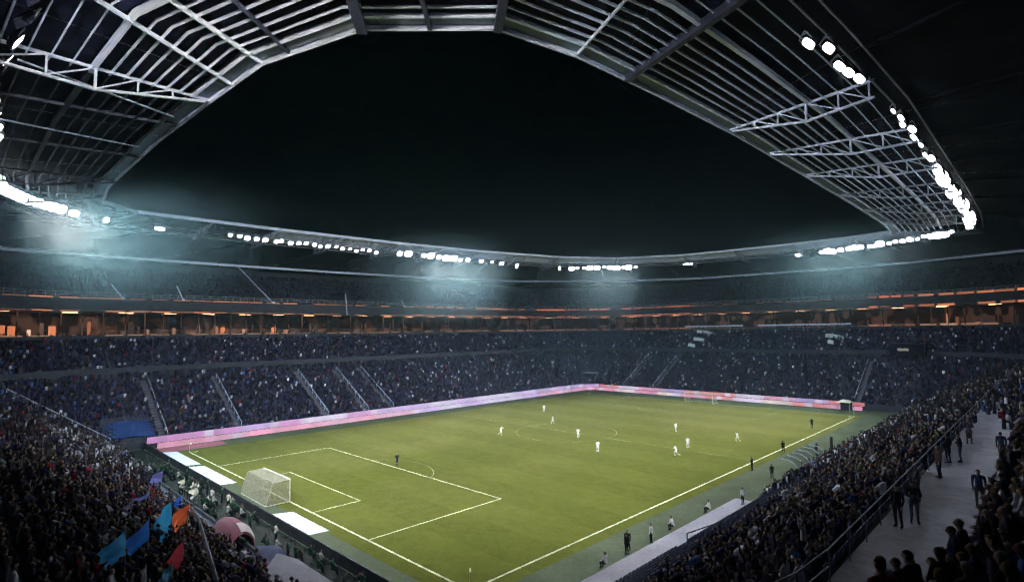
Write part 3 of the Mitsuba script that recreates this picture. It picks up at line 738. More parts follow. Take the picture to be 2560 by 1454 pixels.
# share of each outfit per stand
MIXES = {'N': (.36, .43, .09, .03, .012, .035, .015, .025, .01), 'E': (.38, .38, .12, .03, .015, .04, .01, .02, .01), 'S': (.42, .22, .15, .03, .05, .09, .01, .015, .015), 'W': (.30, .14, .27, .13, .012, .09, .025, .012, .02), 'pale': (.10, .07, .24, .06, .10, .40, .01, .01, .01), 'dark': (.6, .4, 0, 0, 0, 0, 0, 0, 0)}


def crowd_mesh(S, far, mixk, stand=.25, cheer=.1):
    n = len(S); o = rng.choice(9, n, p=np.array(MIXES[mixk]) / sum(MIXES[mixk])); q = rng.random(n)
    st, ch = q < stand, rng.random(n) < cheer
    V, F, Cc, base = [], [], [], 0
    for sit in (True, False):
        for u in (False, True):
            I = np.nonzero((st != sit) & (ch == u))[0]
            if not len(I): continue
            v, f, r = LO[(sit, far, u)]
            s = rng.uniform(.92, 1.08, len(I)); a = np.arctan2(-S[I, 3], S[I, 4]) + rng.normal(0, .2, len(I))
            c, sn = np.cos(a)[:, None], np.sin(a)[:, None]; x, y, z = (v[None, :, i] * s[:, None] for i in range(3))
            j = rng.normal(0, .05, (len(I), 2))
            V.append(np.stack([c * x - sn * y + S[I, 0:1] + j[:, :1], sn * x + c * y + S[I, 1:2] + j[:, 1:], z + S[I, 2:3]], -1).reshape(-1, 3))
            F.append((f[None] + (np.arange(len(I)) * len(v))[:, None, None] + base).reshape(-1, 3)); base += len(I) * len(v)
            pal = np.stack([PAL[o[I]] * np.exp(rng.normal(-.05, .4, (len(I), 1))), np.array(TROUSERS)[rng.integers(3, size=len(I))], np.array(SKINS)[rng.choice(4, len(I), p=[.4, .3, .2, .1])], np.array(HAIR)[rng.choice(4, len(I), p=[.5, .3, .12, .08])]], 1)
            Cc.append(pal[:, r].reshape(-1, 3))
    return (np.vstack(V), np.vstack(F)), np.vstack(Cc)


def seats_mesh(S):
    v = np.array([(-.22, -.27, .42), (.22, -.27, .42), (.22, -.22, .42), (-.22, -.22, .42), (-.2, -.33, .82), (.2, -.33, .82), (.2, -.29, .82), (-.2, -.29, .82)])
    n = len(S); c, s = S[:, 4:5], -S[:, 3:4]
    V = np.stack([c * v[None, :, 0] - s * v[None, :, 1] + S[:, :1], s * v[None, :, 0] + c * v[None, :, 1] + S[:, 1:2], np.broadcast_to(v[None, :, 2], (n, 8)) + S[:, 2:3]], -1).reshape(-1, 3)
    F = (BOXF[None, 2:] + (np.arange(n) * 8)[:, None, None]).reshape(-1, 3)
    return V, F


m, c = crowd_mesh(np.array(CROSS), True, 'N', .9, .0)
solo('crowd', m, 'vcol', 'people standing along the cross aisle halfway up the far stands', 'crowd', kind='stuff', color=c)
m, c = crowd_mesh(np.array(CONC), False, 'W', 1.0, .04)
solo('crowd', m, 'vcol', 'scattered people standing on the orange lit concourse of the far stands', 'crowd', kind='stuff', color=c)
near_pool = []
CROWD = {'N': 'crowd filling the far long stand across the pitch', 'E': 'crowd filling the far end stand behind the distant goal', 'S': 'dark crowd filling the stand beside the near touchline', 'W': 'crowd filling the stand behind the near goal',
         'NE': 'crowd filling the far corner stand', 'NW': 'crowd filling the left corner stand', 'SE': 'crowd filling the far right corner stand', 'SW': 'crowd in the corner stand below the camera'}
for side in ('N', 'E', 'NE', 'NW', 'SE', 'S', 'W', 'SW'):
    far = side in ('N', 'E', 'NE', 'SE', 'NW')
    low = seat_list(side, row1, ROW1, .75)
    r2 = seat_list(side, row2, ROW2 if side != 'SW' else 9, .69, aisles=False)
    if side == 'SW': r2 = r2[r2[:, 4] > .91 - .0 * r2[:, 3]]
    S = np.vstack([low, r2])
    if side in ('N', 'E', 'NE', 'SE', 'NW'): pass
    d = S[:, :3] + [0, 0, .9] - CAM; z = d @ fwd; u, v = d @ rgt / np.maximum(z, .1), d @ upv / np.maximum(z, .1)
    S = S[(z > 1) & (np.abs(u) < 1.02) & (v > -.60)]          # the part of the bowl within and just outside the picture
    if not len(S): continue
    if side in ('N', 'E', 'NE', 'NW', 'SE', 'S'): part(stand_key[side], 'seats', seats_mesh(S), 'seat_blue' if side in ('NE', 'N') else 'navy_seat', kind='stuff')
    occ = rng.random(len(S)) < np.where(S[:, 0] > 62, .72, .90) * (.55 if side == 'NE' else .65 if side == 'SW' else 1)
    tarp = ((S[:, 0] < 31 + S[:, 5] * 1.2) & (S[:, 0] > -6) & (S[:, 5] < 6.6)) if side == 'S' else ((S[:, 1] < 46) & (S[:, 5] < 2.6)) if side == 'W' else (S[:, 0] > -10) & (S[:, 0] < -2.5) & (S[:, 1] > 77) & (S[:, 5] < 5.5)
    S = S[occ & ~tarp]
    if far:
        U = seat_list(side, row3, ROW3, .85, .6); U = U[rng.random(len(U)) < .3]
        d = U[:, :3] - CAM; z = d @ fwd; U = U[(z > 1) & (np.abs(d @ rgt / np.maximum(z, .1)) < 1.0)]
        m, c = crowd_mesh(S, True, 'N' if side in ('N', 'NW', 'NE') else 'E', .15, .0)
        solo('crowd', m, 'vcol', CROWD[side], 'crowd', kind='stuff', color=c)
        if len(U) > 3:
            m, c = crowd_mesh(U, True, 'dark', .1, .0)
            solo('crowd', m, 'vcol', CROWD[side].replace('filling', 'in the dark upper tier of'), 'crowd', kind='stuff', color=c)
    else: near_pool.append((side, S))

wx = rng.uniform(33, 116, 620); WKC = np.c_[wx, rng.uniform(-28.8, -25.4, 620), np.full(620, 10.0), rng.normal(0, .3, 620), np.ones(620), np.full(620, 17.0)]
near_pool.append(('S', WKC[rng.random(620) < np.clip((wx - 33) / 14, .15, 1)]))
pool = np.vstack([np.c_[S, np.full(len(S), 'SW,S,W'.split(',').index({'SW': 'SW', 'S': 'S', 'W': 'W'}[s]))] for s, S in near_pool])
pu, pv, pz = to_px(pool[:, :3].T[:, :].T + [0, 0, 1.0]) if False else (lambda D: (1280 + 1365.16 * (D @ rgt) / (D @ fwd), 727 - 1365.16 * (D @ upv) / (D @ fwd), D @ fwd))(pool[:, :3] + [0, 0, 1.1] - CAM)
inside = (pu > -80) & (pu < 2660) & (pv > 0) & (pv < 1640) & (pz > 2)
order = np.argsort(np.where(inside, pz, 1e9)); chosen = order[:min(285, inside.sum())]
rest = np.ones(len(pool), bool); rest[chosen] = False
WHERE = ['in the corner stand below the camera', 'in the stand beside the near touchline', 'in the stand behind the near goal']
SHORT = ['corner stand', 'touchline stand', 'near goal stand']
PW = {'sit': 'seated', 'sit_lean': 'seated leaning forward', 'sit_clap': 'seated clapping', 'stand': 'standing', 'cheer': 'standing with raised arms', 'folded': 'standing with folded arms'}
for n_, i in enumerate(chosen):
    x, y, z, fx, fy, d, si = pool[i]; si = int(si)
    mx = np.array(MIXES['S' if si < 2 else 'W']); o = rng.choice(9, p=mx / mx.sum())
    pose = rng.choice(POSES, p=[.40, .22, .10, .13, .02, .13])
    t = rng.normal(0, .2); f = (fx * math.cos(t) - fy * math.sin(t), fx * math.sin(t) + fy * math.cos(t))
    key = numbered('person')
    stand_at(key, variant(n_ < 90, pose, o, n_), (x, y, z), f, rng.uniform(.94, 1.05))
    zone = ('at the bottom edge of the picture', 'near the corner')[int(pz[i] > 22)] if si == 0 else (('in the dark upper rows at right', 'beside the pale walkway', 'midway down the touchline stand', 'low in the touchline stand')[0 if d > 19 else 1 if d > 14.4 else 2 if d > 10 else 3]
            if si == 1 else ('high in the near goal stand', 'midway in the near goal stand', 'low in the near goal stand')[0 if d > 13 else 1 if d > 8.5 else 2])
    w = f'spectator in {OUTFITS[o][0]} {PW[pose]} {zone}'
    tag(key, w, 'person', f'spectators in {OUTFITS[o][0]} {PW[pose]} {zone}')
for si, side in ((0, 'SW'), (1, 'S'), (2, 'W')):
    S = pool[rest & (pool[:, 6] == si)]
    if not len(S): continue
    pale = (S[:, 1] > 36) & (S[:, 5] < 9) if side == 'W' else (S[:, 0] > 42) & (S[:, 5] < 5)  # crowd under stronger lamp light given paler outfits
    pale &= rng.random(len(S)) < .75
    nearm = np.linalg.norm(S[:, :2] - CAM[:2], axis=1) < 62
    for q, (mk, k) in enumerate((('pale', pale), ('S' if side != 'W' else 'W', ~pale))):
        for fr, kk in ((False, nearm), (True, ~nearm)):
            if (k & kk).sum() < 5: continue
            m, c = crowd_mesh(S[k & kk], fr, mk, .3, .08)
            solo('crowd', m, 'vcol', CROWD[side] + (', part in paler colours' if q == 0 else '') + (', nearer part' if not fr else ', more distant part'), 'crowd', kind='stuff', color=c)

# ------------------------------------------------------------------ players and people by the pitch
WHITE, SOCK = (.80, .80, .74), (.8, .8, .75)
kit = {p: dressed(FINE[p], WHITE, (.78, .78, .74), SKINS[i % 3], HAIR[i % 2], sleeves=False, shorts=True, socks=SOCK) for i, p in enumerate(('run', 'walk', 'stand'))}
kit_d = {p: dressed(FINE[p], (.02, .035, .03), (.02, .02, .025), SKINS[1], HAIR[0], sleeves=False, shorts=True, socks=(.02, .02, .03)) for p in ('run', 'walk', 'stand')}
for x, y, p, d, ang, lab in (
        (42.5, 19.6, 'stand', 0, 40, 'white kit player standing alone right of the centre of the pitch'), (47.8, 9.5, 'run', 0, 120, 'white kit player running, lower of the pair near the touchline'),
        (53.9, 10.8, 'walk', 0, 200, 'white kit player upper right of the pair near the touchline'), (63.4, 7.0, 'run', 0, 160, 'white kit player running farthest right on the pitch'),
        (65.0, 18.8, 'walk', 0, 70, 'white kit player above the pair near the touchline'), (49.1, 28.5, 'stand', 0, 10, 'white kit player by the halfway line at the centre circle'),
        (42.2, 40.5, 'run', 0, 290, 'white kit player crouched running left of the centre circle'), (57.1, 41.1, 'walk', 0, 130, 'white kit player inside the far part of the centre circle'),
        (68.2, 53.2, 'walk', 0, 220, 'white kit player highest up and farthest away near the far side'), (17.0, 35.1, 'stand', 1, 260, 'dark kit player on the edge of the near penalty area'),
        (84.6, 2.1, 'stand', 1, 20, 'dark kit figure near the far end of the touchline')):
    key = numbered('person'); a = math.radians(ang)
    stand_at(key, (kit_d if d else kit)[p], (x, y, .006), (math.cos(a), math.sin(a)), 1.04); tag(key, lab, 'person', 'players on the pitch')
staff = {p: dressed(FINE[p], (.012, .012, .014), (.012, .012, .014), SKINS[0], HAIR[0]) for p in ('stand', 'folded', 'walk', 'sit')}
staffw = {p: dressed(FINE[p], (.50, .49, .47), (.012, .012, .014), SKINS[1], HAIR[1]) for p in ('stand', 'folded', 'sit', 'sit_lean')}
for x, y, z, p, w, ang, lab in (
        (46.9, -1.7, 0, 'folded', 0, 90, 'person in black standing at the touchline line, nearer one'), (60.4, -1.0, 0, 'walk', 0, 10, 'person in black on the touchline, farther one'),
        (13.0, -4.7, 0, 'stand', 0, 80, 'person in dark clothes standing on the turf before the path'), (13.6, -4.4, 0, 'walk', 0, 200, 'second dark clothed person close beside the one before the path'),
        (9.2, -5.3, .13, 'sit', 1, 90, 'person in white top and black trousers at the front edge of the path, nearest camera'), (16.3, -5.0, 0, 'stand', 1, 100, 'person in white top by the path, second from the camera'),
        (20.4, -4.9, 0, 'sit_lean', 1, 90, 'person in white top crouching by the path, third from the camera'),
        (26.8, -5.3, .13, 'sit', 1, 90, 'person in white top at the path, fourth from the camera'), (31.8, -6.6, .13, 'stand', 1, 70, 'person in white top standing where the path ends'),
        (44.6, -5.0, 0, 'stand', 0, 40, 'person in black standing before the glass shelter'), (62.2, -5.0, 0, 'stand', 0, 60, 'person in black beyond the far end of the glass shelter')):
    key = numbered('person'); a = math.radians(ang)
    stand_at(key, (staffw if w else staff)[p], (x, y, z), (math.cos(a), math.sin(a))); tag(key, lab, 'person', 'people along the near touchline')
WK = [0, 1, 3, 2, 4, 5, 6, 7, 8, 9]
dark = [variant(True, p, o, i) for i, (p, o) in enumerate((('stand', 0), ('folded', 0), ('stand', 1), ('folded', 2), ('stand', 3)))]
for i, (x, y, ang) in enumerate(((1.6, -25.7, 160), (2.6, -26.1, 200), (7.0, -27.9, 180), (6.2, -25.7, 90), (12.1, -25.8, 120), (16.6, -25.7, 60), (17.3, -26.2, 100), (19.5, -28.0, 20), (24.5, -26.0, 10), (27.0, -25.8, 70))):
    key = numbered('person'); a = math.radians(ang)
    stand_at(key, dark[i % 5], (x, y, 10.0), (math.cos(a), math.sin(a))); tag(key, f'dark silhouette of a person on the pale walkway at lower right, {ORD[WK[i]]} from the bottom', 'person', 'people standing on the pale walkway')
# photographers and stewards on the dark green strip behind the black boards
strip = [dressed(MID[p], c, (.015, .016, .02), SKINS[i % 3], HAIR[i % 3]) for i, (p, c) in enumerate((('sit', (.015, .05, .03)), ('stand', (.02, .05, .035)), ('sit_lean', (.03, .035, .03)), ('folded', (.6, .6, .5)), ('sit', (.4, .42, .36))))]
for i in range(78):
    y = rng.uniform(4, 56); key = numbered('person'); a = rng.normal(0, .5); q = int(rng.choice(5, p=[.3, .2, .2, .13, .17]))
    stand_at(key, strip[q], (rng.uniform(-8.2, -5.2), y, .0), (math.cos(a), math.sin(a))); tag(key, ('person in pale top' if q > 2 else 'person in dark green clothes') + f' behind the {ORD[min(18, max(0, int((y - 3) / 4.1)))]} black board from the bottom', 'person', 'people in pale tops behind the black boards' if q > 2 else 'people in dark green behind the black boards')

# ------------------------------------------------------------------ boards
y = 3.0; i = -1
while y < 77:
    i += 1
    k = thing('advertising_board', f'black backed low board, {ORD[i]} from the bottom of the row behind the near goal', 'board', 'black boards behind the near goal line')
    part(k, 'panel', MB().box(-4.42, -4.30, y + .03, y + 4.07, .06, 1.0).mesh(), 'black_board')
    for q in (.55, 3.45):
        part(k, 'foot', MB().box(-4.95, -4.43, y + q - .05, y + q + .05, .0, .06).mesh(), 'dark_steel'); part(k, 'strut', MB().beam((-4.9, y + q, .06), (-4.45, y + q, .8), .05).mesh(), 'dark_steel')
    y += 4.1
scene['led_face'] = {'type': 'diffuse', 'reflectance': rgb(.25, .25, .25)}
LEDC = {'pink': (.60, .15, .28), 'rose': (.52, .17, .31), 'lilac': (.36, .19, .50), 'magenta': (.40, .09, .36), 'pale': (.42, .34, .52), 'white': (.50, .40, .56), 'red': (.52, .10, .11), 'violet': (.24, .16, .42), 'cream': (.60, .46, .44)}


def led(p, q, z0, z1, col, where, grp, back=.14):
    k = thing('led_board', f'glowing {col} board {where}', 'led board', grp)
    p, q = np.array(p, float), np.array(q, float); d = (q - p) / np.linalg.norm(q - p); nrm = np.array((-d[1], d[0]))
    if nrm @ (np.array((52, 34)) - p) < 0: nrm = -nrm
    a, b = p + d * .005, q - d * .005
    part(k, 'case', trimesh.Trimesh([(*a, z0), (*b, z0), (*(b - nrm * back), z0), (*(a - nrm * back), z0), (*a, z1), (*b, z1), (*(b - nrm * back), z1), (*(a - nrm * back), z1)], BOXF, process=False), 'dark_steel')
    n = 5; u = np.linspace(0, 1, n + 1)
    a2, b2 = a + nrm * .012, b + nrm * .012
    for j in range(n):
        s, e = a2 + (b2 - a2) * u[j], a2 + (b2 - a2) * u[j + 1]
        m = trimesh.Trimesh([(*s, z0 + .02), (*e, z0 + .02), (*e, z1 - .02), (*s, z1 - .02)], [[0, 1, 2], [0, 2, 3]], process=False)
        if m.face_normals[0][:2] @ nrm < 0: m.invert()
        key = part(k, 'screen', m, 'led_face'); f = rng.uniform(.7, 1.2); w = rng.random() < .12
        c = np.array(LEDC['white' if w else col]) * f
        scene[key]['emitter'] = glow(c, .012)


cols = ['pink', 'rose', 'pink', 'pink', 'rose', 'pink', 'rose', 'lilac', 'pale', 'lilac', 'pale', 'pale', 'lilac', 'rose', 'pink', 'rose']
for i in range(16):
    x0 = -3.0 + i * 7.2
    led((x0, 74.6), (x0 + 7.2, 74.6), .03, 1.0, cols[i], f'in the front row along the far touchline, {ORD[i]} from left', 'front row of boards along the far touchline')
    led((x0 - 1, 76.8), (x0 + 6.2, 76.8), .66, 1.75, (['magenta', 'magenta', 'lilac', 'magenta', 'white', 'magenta', 'lilac', 'lilac', 'pale', 'lilac', 'pale', 'pale', 'lilac', 'violet', 'lilac', 'violet'])[i], f'in the rear row on the far stand wall, {ORD[i]} from left', 'rear row of boards on the far stand wall')
cols = ['rose', 'red', 'cream', 'white', 'red', 'pink', 'cream', 'rose', 'cream', 'pink']
for i in range(10):
    y0 = 0.5 + i * 7.2
    led((114.2, y0), (114.2, y0 + 7.2), .03, .95, cols[i], f'in the front row behind the far goal line, {ORD[i]} from right', 'front row of boards behind the far goal')
    led((116.3, y0), (116.3, y0 + 7.2), .75, 1.65, ['red', 'violet', 'rose', 'white', 'red'][i % 5], f'in the rear row on the far end stand wall, {ORD[i]} from right', 'rear row of boards on the far end stand wall')

solo('run_off_mat', sheet(-3.2, 6.5, 70.2, 74.4, .014), mat('pink_mat', concrete((.26, .10, .12), .6), .8), 'flat pink patch on the ground before the pink boards at left', 'mat')  # pink colour laid flat on the ground before the boards

led((112.2, 74.6), (114.15, 72.6), .03, 1.0, 'pink', 'set across the far corner in the front row', 'front row of boards along the far touchline')
led((111.2, 76.75), (116.2, 72.55), .75, 1.7, 'lilac', 'set across the far corner in the rear row', 'rear row of boards on the far stand wall')
# ------------------------------------------------------------------ glass shelter (bench) by the near touchline, black post, tents and booths
k = thing('dugout', 'curved glass shelter over a bench beside the near touchline', 'shelter')
x0, x1 = 46.0, 57.0
prof = [(-7.4, .05), (-7.55, 1.1), (-7.3, 1.8), (-6.6, 2.2), (-5.6, 2.3)]
for i in range(5):
    a, b = x0 + (x1 - x0) * i / 5 + .04, x0 + (x1 - x0) * (i + 1) / 5 - .04
    part(k, 'pane', loft([[(x, y, z) for y, z in prof] for x in (a, b)]), 'clear_pane')
for i in range(6):
    x = x0 + (x1 - x0) * i / 5; m = MB()
    for (a, b), (c, d) in zip(prof[:-1], prof[1:]): m.beam((x, a, b), (x, c, d), .09)
    part(k, 'rib', m.mesh(), 'grey_steel')
part(k, 'bench', MB().box(x0 + .2, x1 - .2, -7.1, -6.6, .38, .46).box(x0 + .2, x1 - .2, -7.2, -7.1, .46, .95).mesh(), 'seat_blue')
part(k, 'bench_leg', MB().box(x0 + .4, x0 + .5, -7.0, -6.7, 0, .38).box(x1 - .5, x1 - .4, -7.0, -6.7, 0, .38).mesh(), 'dark_steel')
k = thing('post', 'black upright post behind the glass shelter at the stand front', 'post')
part(k, 'shaft', MB().beam((58.5, -8.0, 0), (58.5, -8.0, 3.3), .28).mesh(), 'dark_steel'); part(k, 'cap', MB().beam((58.5, -8.0, 3.3), (58.5, -8.0, 3.42), .36).mesh(), 'dark_steel')
k = thing('tent', 'small white tent with dark opening at the far right corner of the pitch', 'tent')
part(k, 'canopy', hull_template([(111.4, 2.2, 1.9), (111.4, 4.8, 1.9), (114, 2.2, 1.9), (114, 4.8, 1.9), (112.1, 2.9, 2.4), (112.1, 4.1, 2.4), (113.3, 2.9, 2.4), (113.3, 4.1, 2.4)]), 'goal_white')
for x, y in ((111.5, 2.3), (111.5, 4.7), (113.9, 2.3), (113.9, 4.7)): part(k, 'leg', MB().beam((x, y, 0), (x, y, 1.9), .1).mesh(), 'grey_steel')
part(k, 'side_wall', MB().box(113.8, 113.86, 2.36, 4.64, .02, 1.88).mesh(), 'black_board')
k = thing('commentary_booth', 'small black booth with pale roof in the stand at the far corner', 'booth')
part(k, 'cabin', MB().box(118.6, 121.0, 76.6, 80.0, 2.0, 4.6).mesh(), 'black_board'); part(k, 'roof', MB().box(118.3, 121.3, 76.3, 80.3, 4.6, 4.85).mesh(), 'grey_steel')
k = thing('commentary_booth', 'dark boxy platform high in the far end stand at right', 'booth')
part(k, 'cabin', MB().box(134.0, 138.0, -8.5, -1.5, 11.0, 14.2).mesh(), 'roof_dark'); part(k, 'roof', MB().box(133.7, 138.3, -8.8, -1.2, 14.2, 14.4).mesh(), 'dark_steel')
key = part(k, 'window', MB().box(133.9, 133.98, -5.4, -3.2, 12.6, 13.2).mesh(), 'lamp_face'); scene[key]['emitter'] = glow((.10, .07, .02))


# ------------------------------------------------------------------ banners, flags and other cloth
def wavy(o, u, v, nu=14, nv=9, amp=.12, seed=0, thick=.012):
    o, u, v = (np.asarray(t, float) for t in (o, u, v)); n = np.cross(u, v); n /= np.linalg.norm(n)
    r = np.random.default_rng(seed); ph = r.uniform(0, 6, 4)
    g = [[o + u * a + v * b + n * amp * (math.sin(5.5 * a + ph[0] + 2 * b) + .6 * math.sin(9 * b + ph[1] + 3 * a)) * (.25 + a) - np.array((0, 0, .18)) * np.linalg.norm(u) * a * a for b in np.linspace(0, 1, nv)] for a in np.linspace(0, 1, nu)]
    m = loft(g); b = m.copy(); b.vertices = b.vertices - n * thick; b.invert()
    return trimesh.util.concatenate([m, b])


def flag(name, c, base, tip, u, v, lab, seed, amp=.15):
    mt = cloth(f'cloth_{seed}', c)
    k = thing('flag', lab, 'flag', 'flags waved in the near goal stand')
    part(k, 'cloth', wavy(tip, u, v, seed=seed, amp=amp), mt, smooth=50)
    d = (np.asarray(tip) - base); part(k, 'pole', MB().tube([base, np.asarray(tip) + d / np.linalg.norm(d) * .1], .022, 6).mesh(), 'grey_steel')




def held(c, ctr, u, v, lab, seed, amp=.15):
    ctr, u, v = (np.asarray(t, float) for t in (ctr, u, v)); k = 1.4 if seed < 6 else 1.15 if seed < 8 else .7; u, v = u * k, v * k; tip = ctr - u / 2 - v / 2
    flag('flag', c, tip + v - (0, 0, 1.0), tip, u, v, lab, seed, amp)


held((.02, .36, .70), (-17.1, 8.9, 6.7), (-.95, -1.1, -.05), (.1, -.1, -1.55), 'bright cyan blue flag beside the orange flag', 1)
held((.85, .13, .03), (-15.7, 11.1, 6.3), (-1.15, -1.5, .1), (-.1, .1, -.95), 'orange flag touching the cyan flag', 2)
held((.02, .20, .75), (-20.1, 1.1, 8.5), (-1.0, -.9, -.45), (0, -.1, -.7), 'royal blue flag in the middle of the waved flags', 3)
held((.02, .24, .50), (-21.3, -1.3, 9.1), (-.7, -.7, -.15), (.0, -.1, -.7), 'dark teal blue flag, leftmost of the waved flags', 4)
held((.55, .015, .04), (-19.0, -.3, 7.45), (-1.1, -.8, -.45), (-.1, -.2, -.7), 'crimson red flag below the blue flags', 5, .1)
held((.01, .12, .20), (-19.8, -3.2, 8.0), (-.6, -.6, -.1), (0, -.1, -.6), 'dark teal flag at the bottom edge of the picture', 6)
held((.01, .10, .50), (-13.3, 21.4, 4.7), (-.9, -.7, .1), (0, 0, -.6), 'small bright blue flag below the cream banners', 7)
held((.12, .12, .34), (-12.8, 31.0, 4.7), (-2.2, -1.9, -.1), (0, .2, -1.7), 'lavender blue banner held up over the crowd', 8, .3)
held((.09, .10, .30), (-16.3, 18.0, 6.4), (-1.2, -1.4, -.3), (0, .2, -1.1), 'violet blue banner below the lavender one', 9, .3)
held((.12, .11, .22), (-18.4, 11.9, 7.4), (-.9, -1.4, -.5), (0, .2, -.8), 'greyish violet banner lowest of the three violet ones', 12, .3)
held((.72, .68, .55), (-8.2, 34.6, 2.0), (-1.0, -2.0, -.2), (0, .2, -1.7), 'cream white banner held by people next to the black boards', 10, .3)
held((.64, .60, .50), (-8.4, 38.6, 2.1), (-.8, -1.8, -.1), (0, .2, -1.3), 'second smaller cream banner beyond the cream white banner', 11, .3)
# long bent pole with a streamer
pts = [(-13.5, 17.2, 5.4), (-14.6, 12.5, 6.5), (-15.6, 7.0, 7.2), (-16.7, 2.2, 7.6), (-17.4, -1.2, 7.7), (-17.7, -3.2, 7.3)]
cs = np.array(pts); tt = np.linspace(0, 5, 40); cv = np.stack([np.interp(tt, range(6), cs[:, i]) for i in range(3)], 1)
for _ in range(6): cv[1:-1] = (cv[:-2] + cv[1:-1] * 2 + cv[2:]) / 4
k = thing('streamer', 'long bent pole with a pale pink streamer arching over the near goal stand', 'streamer')
part(k, 'pole', MB().tube(cv, .045, 6).mesh(), 'grey_steel')
part(k, 'ribbon', loft([[p + [0, 0, .05], p + [-.06, .03, -.25 - .12 * math.sin(i * 1.1)]] for i, p in enumerate(cv)]), cloth('streamer_cloth', (.45, .36, .38)))
# domed pink cloth canopy with pale band
k = thing('canopy', 'domed faded pink canopy with a white band standing behind the black boards', 'canopy')
th = np.linspace(0, math.pi, 16)
dome = [[(-9.5 + 1.35 * math.cos(a) * c, 19.6 + q * .72, .7 + 2.1 * math.sin(a) * c) for a in th] for q, c in ((-3.4, .72), (-2.6, .9), (-1.4, .99), (0, 1.02), (1.4, 1.0), (2.6, .92), (3.4, .7))]
part(k, 'cover', loft(dome), cloth('canopy_pink', (.15, .042, .062)), smooth=True)
part(k, 'band', loft([[(-9.5 + 1.40 * math.cos(a) * c, 19.6 + q * .72, .7 + 2.16 * math.sin(a) * c) for a in th[2:9]] for q, c in ((-3.3, .78), (-2.6, .92), (-1.7, 1.0))]), cloth('canopy_white', (.42, .34, .33)), smooth=True)
for x, y in ((-10.4, 17.8), (-8.6, 17.8), (-10.4, 21.4), (-8.6, 21.4)): part(k, 'leg', MB().beam((x, y, 0), (x, y, 1.2), .06).mesh(), 'grey_steel')
solo('tarpaulin', wavy((-7.7, 14.6, 1.5), (-.2, -2.8, .0), (-1.9, -.2, .5), amp=.06, seed=33), cloth('navy_cloth', (.006, .009, .045)), 'navy blue tarpaulin beside the pink canopy', 'tarpaulin', smooth=50)
solo('tarpaulin', wavy((-9.2, 77.6, 1.75), (7.0, .0, 1.2), (-.4, 4.2, 2.2), amp=.05, seed=34), cloth('blue_cloth', (.012, .045, .17)), 'blue tarpaulin stretched over empty seats in the left corner', 'tarpaulin', smooth=50)
k = thing('shelter', 'pale grey roofed hut at the bottom edge left of the pitch corner', 'hut')
part(k, 'roof', hull_template([(x, y, z + t) for t in (0, .15) for x, y, z in ((-10.4, 8.1, 3.25), (-9.7, 6.4, 3.1), (-13.4, 4.2, 3.3), (-9.7, 1.0, 3.1))]), 'path_mat')
for x, y in ((-10.3, 7.7), (-9.8, 6.4), (-13.0, 4.2), (-9.8, 1.4)): part(k, 'post', MB().beam((x, y, 0), (x, y, 3.12), .16).mesh(), 'grey_steel')
# white banners hung in the far end stand
for j, (y0, y1, d, lab) in enumerate(((46.6, 53.2, 28.2, 'long white banner hung high in the far end stand'), (48.6, 52.4, 24.0, 'tattered white banner below the long white banner'), (50.2, 52.6, 20.6, 'small white banner lowest of the three in the far end stand'), (10.0, 14.5, 25.6, 'pale greenish banner hung high at the right of the far end stand'), (11.8, 13.2, 22.6, 'small pale banner below the greenish banner'))):
    z = 12 + (d - 19.5) * .54 + 1.0
    solo('banner', wavy((FX1 + d, y1, z + .5), (0, y0 - y1, .0), (-.3, 0, -1.0), amp=.1, seed=50 + j), cloth(f'banner_{j}', (.62, .70, .72)), lab, 'banner', 'white banners hung in the far end stand', smooth=50)
# white rail segments on the far end concourse
for y0, y1, lab in ((38.5, 58, 'white lit rail left of the gap on the far end concourse'), (9, 34, 'white lit rail right of the gap on the far end concourse')):
    k = thing('guard_rail', lab, 'guard rail'); m = MB()
    part(k, 'top_rail', MB().box(FX1 + 29.0, FX1 + 29.25, y0, y1, 19.2, 19.6).mesh(), 'white_steel')
    for yy in np.arange(y0, y1, 4): m.beam((FX1 + 29.12, yy, 17.4), (FX1 + 29.12, yy, 19.2), .1)
    part(k, 'post', m.mesh(), 'grey_steel')
# corner flags
for x, y, lab in ((1.0, 1.0, None), (105, 0, 'corner flag at the far right corner'), (105, 68, 'corner flag at the far corner'), (0, 68, 'corner flag at the far left corner of the pitch')):
    x, y = (0.0, 0.0) if lab is None else (x, y)
    k = thing('corner_flag', lab or 'corner flag at the bottom of the picture beside the near corner', 'corner flag', 'corner flags')
    part(k, 'pole', MB().tube([(x, y, 0), (x, y, 1.52)], .018, 6).mesh(), 'goal_white')
    part(k, 'pennant', wavy((x, y, 1.5), (.34, .2, 0), (0, 0, -.32), 6, 4, .03, 70), cloth(f'pennant_{x}_{y}'.replace('.', '_'), (.75, .78, .60)))
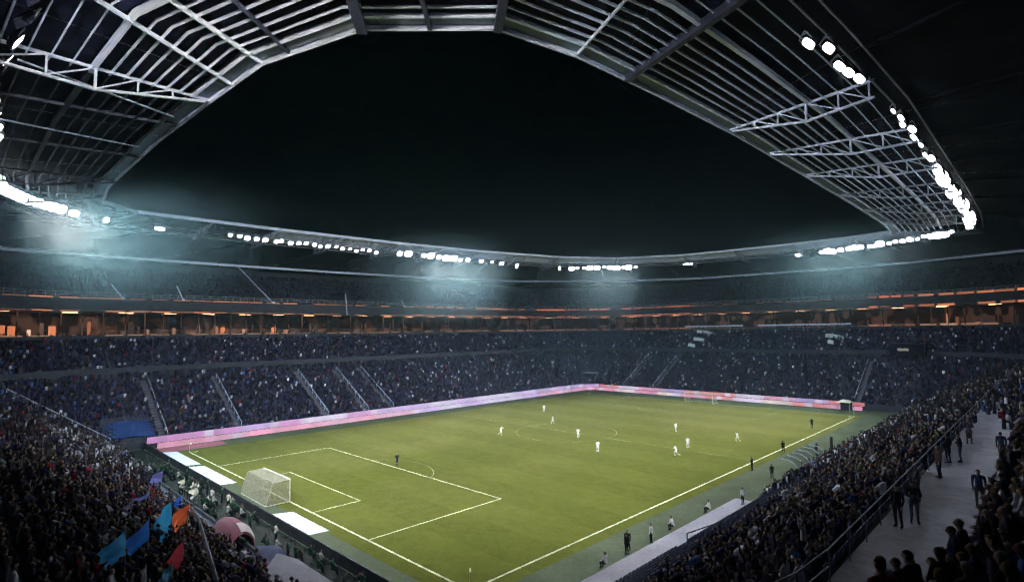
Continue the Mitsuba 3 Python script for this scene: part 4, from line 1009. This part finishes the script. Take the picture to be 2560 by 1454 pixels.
# slanted struts and flagpoles on the upper tier of the far stands
for j, (p, q) in enumerate((((27.6, 105.8, 26.2), (23.5, 119, 36.2)), ((-3.0, 105.9, 26.2), (-5.2, 105.9, 29.2)), ((8.0, 105.9, 26.2), (6.6, 105.9, 29.4)), ((47.5, 105.9, 23.5), (47.0, 105.9, 29.2)), ((66.0, 105.9, 26.2), (65.0, 105.9, 28.4)))):
    k = thing('mast', ('long thin slanted mast from the orange band up to the roof at left', 'leftmost short leaning mast above the orange band', 'second short leaning mast above the orange band', 'upright mast on the orange band in the middle of the far long stand', 'short mast on the orange band near the red glow')[j], 'mast')
    part(k, 'pole', MB().tube([p, q], .10, 6).mesh(), 'white_steel'); part(k, 'foot', MB().box(p[0] - .2, p[0] + .2, p[1] - .2, p[1] + .2, p[2], p[2] + .3).mesh(), 'white_steel')

# ------------------------------------------------------------------ haze
# mist hanging under the brightest banks, thickest at the lamps: one volume, so that its density is smooth everywhere
from meshkit import fbm as fbm3
lo, hi = np.array((-40, -29.5, 20.0)), np.array((154, 114, 44.5)); nx, ny, nz = 66, 50, 14
G = np.stack(np.meshgrid(np.linspace(0, 1, nx), np.linspace(0, 1, ny), np.linspace(0, 1, nz), indexing='ij'), -1); P = lo + G * (hi - lo)
dens = np.zeros(P.shape[:3])
for c, rad, k in (((-22, 72, 37), (38, 27, 20), .020), ((60, 83, 35), (24, 22, 22), .036), ((114, 68, 35), (20, 22, 22), .026), ((127, 0, 36), (28, 38, 22), .016)):
    r = np.sqrt((((P - c) / rad) ** 2).sum(-1)); dens = np.maximum(dens, 1.3 * k * np.clip(1 - r, 0, 1) ** 1.4)
dens *= (.45 + .9 * fbm3(P / 9.0, 3, 5)) * np.clip(np.minimum(G, 1 - G).min(-1) * 9, 0, 1)
scene['mist_air'] = {'type': 'heterogeneous', 'albedo': rgb(.60, .86, .97), 'sigma_t': {'type': 'gridvolume', 'grid': mi.VolumeGrid(np.ascontiguousarray(np.transpose(HAZE + dens, (2, 1, 0))[..., None].astype(np.float32))),
                     'raw': True, 'to_world': T().translate(lo.tolist()).scale((hi - lo).tolist())}}
scene['mist'] = {'type': 'cube', 'to_world': T().translate(((lo + hi) / 2).tolist()).scale(((hi - lo) / 2).tolist()), 'bsdf': {'type': 'null'}, 'interior': {'type': 'ref', 'id': 'mist_air'}, 'exterior': {'type': 'ref', 'id': 'haze_air'}}
tag('mist', 'blue green mist drifting under the floodlight banks at far left, centre and far right', 'mist', kind='stuff')
scene['haze'] = {'type': 'cube', 'to_world': T().translate([50, 40, 23.5]).scale([385, 375, 25.0]), 'bsdf': {'type': 'null'}, 'interior': {'type': 'ref', 'id': 'haze_air'}}
tag('haze', 'thin bluish mist lit by the floodlights inside the stadium', 'haze', kind='stuff')
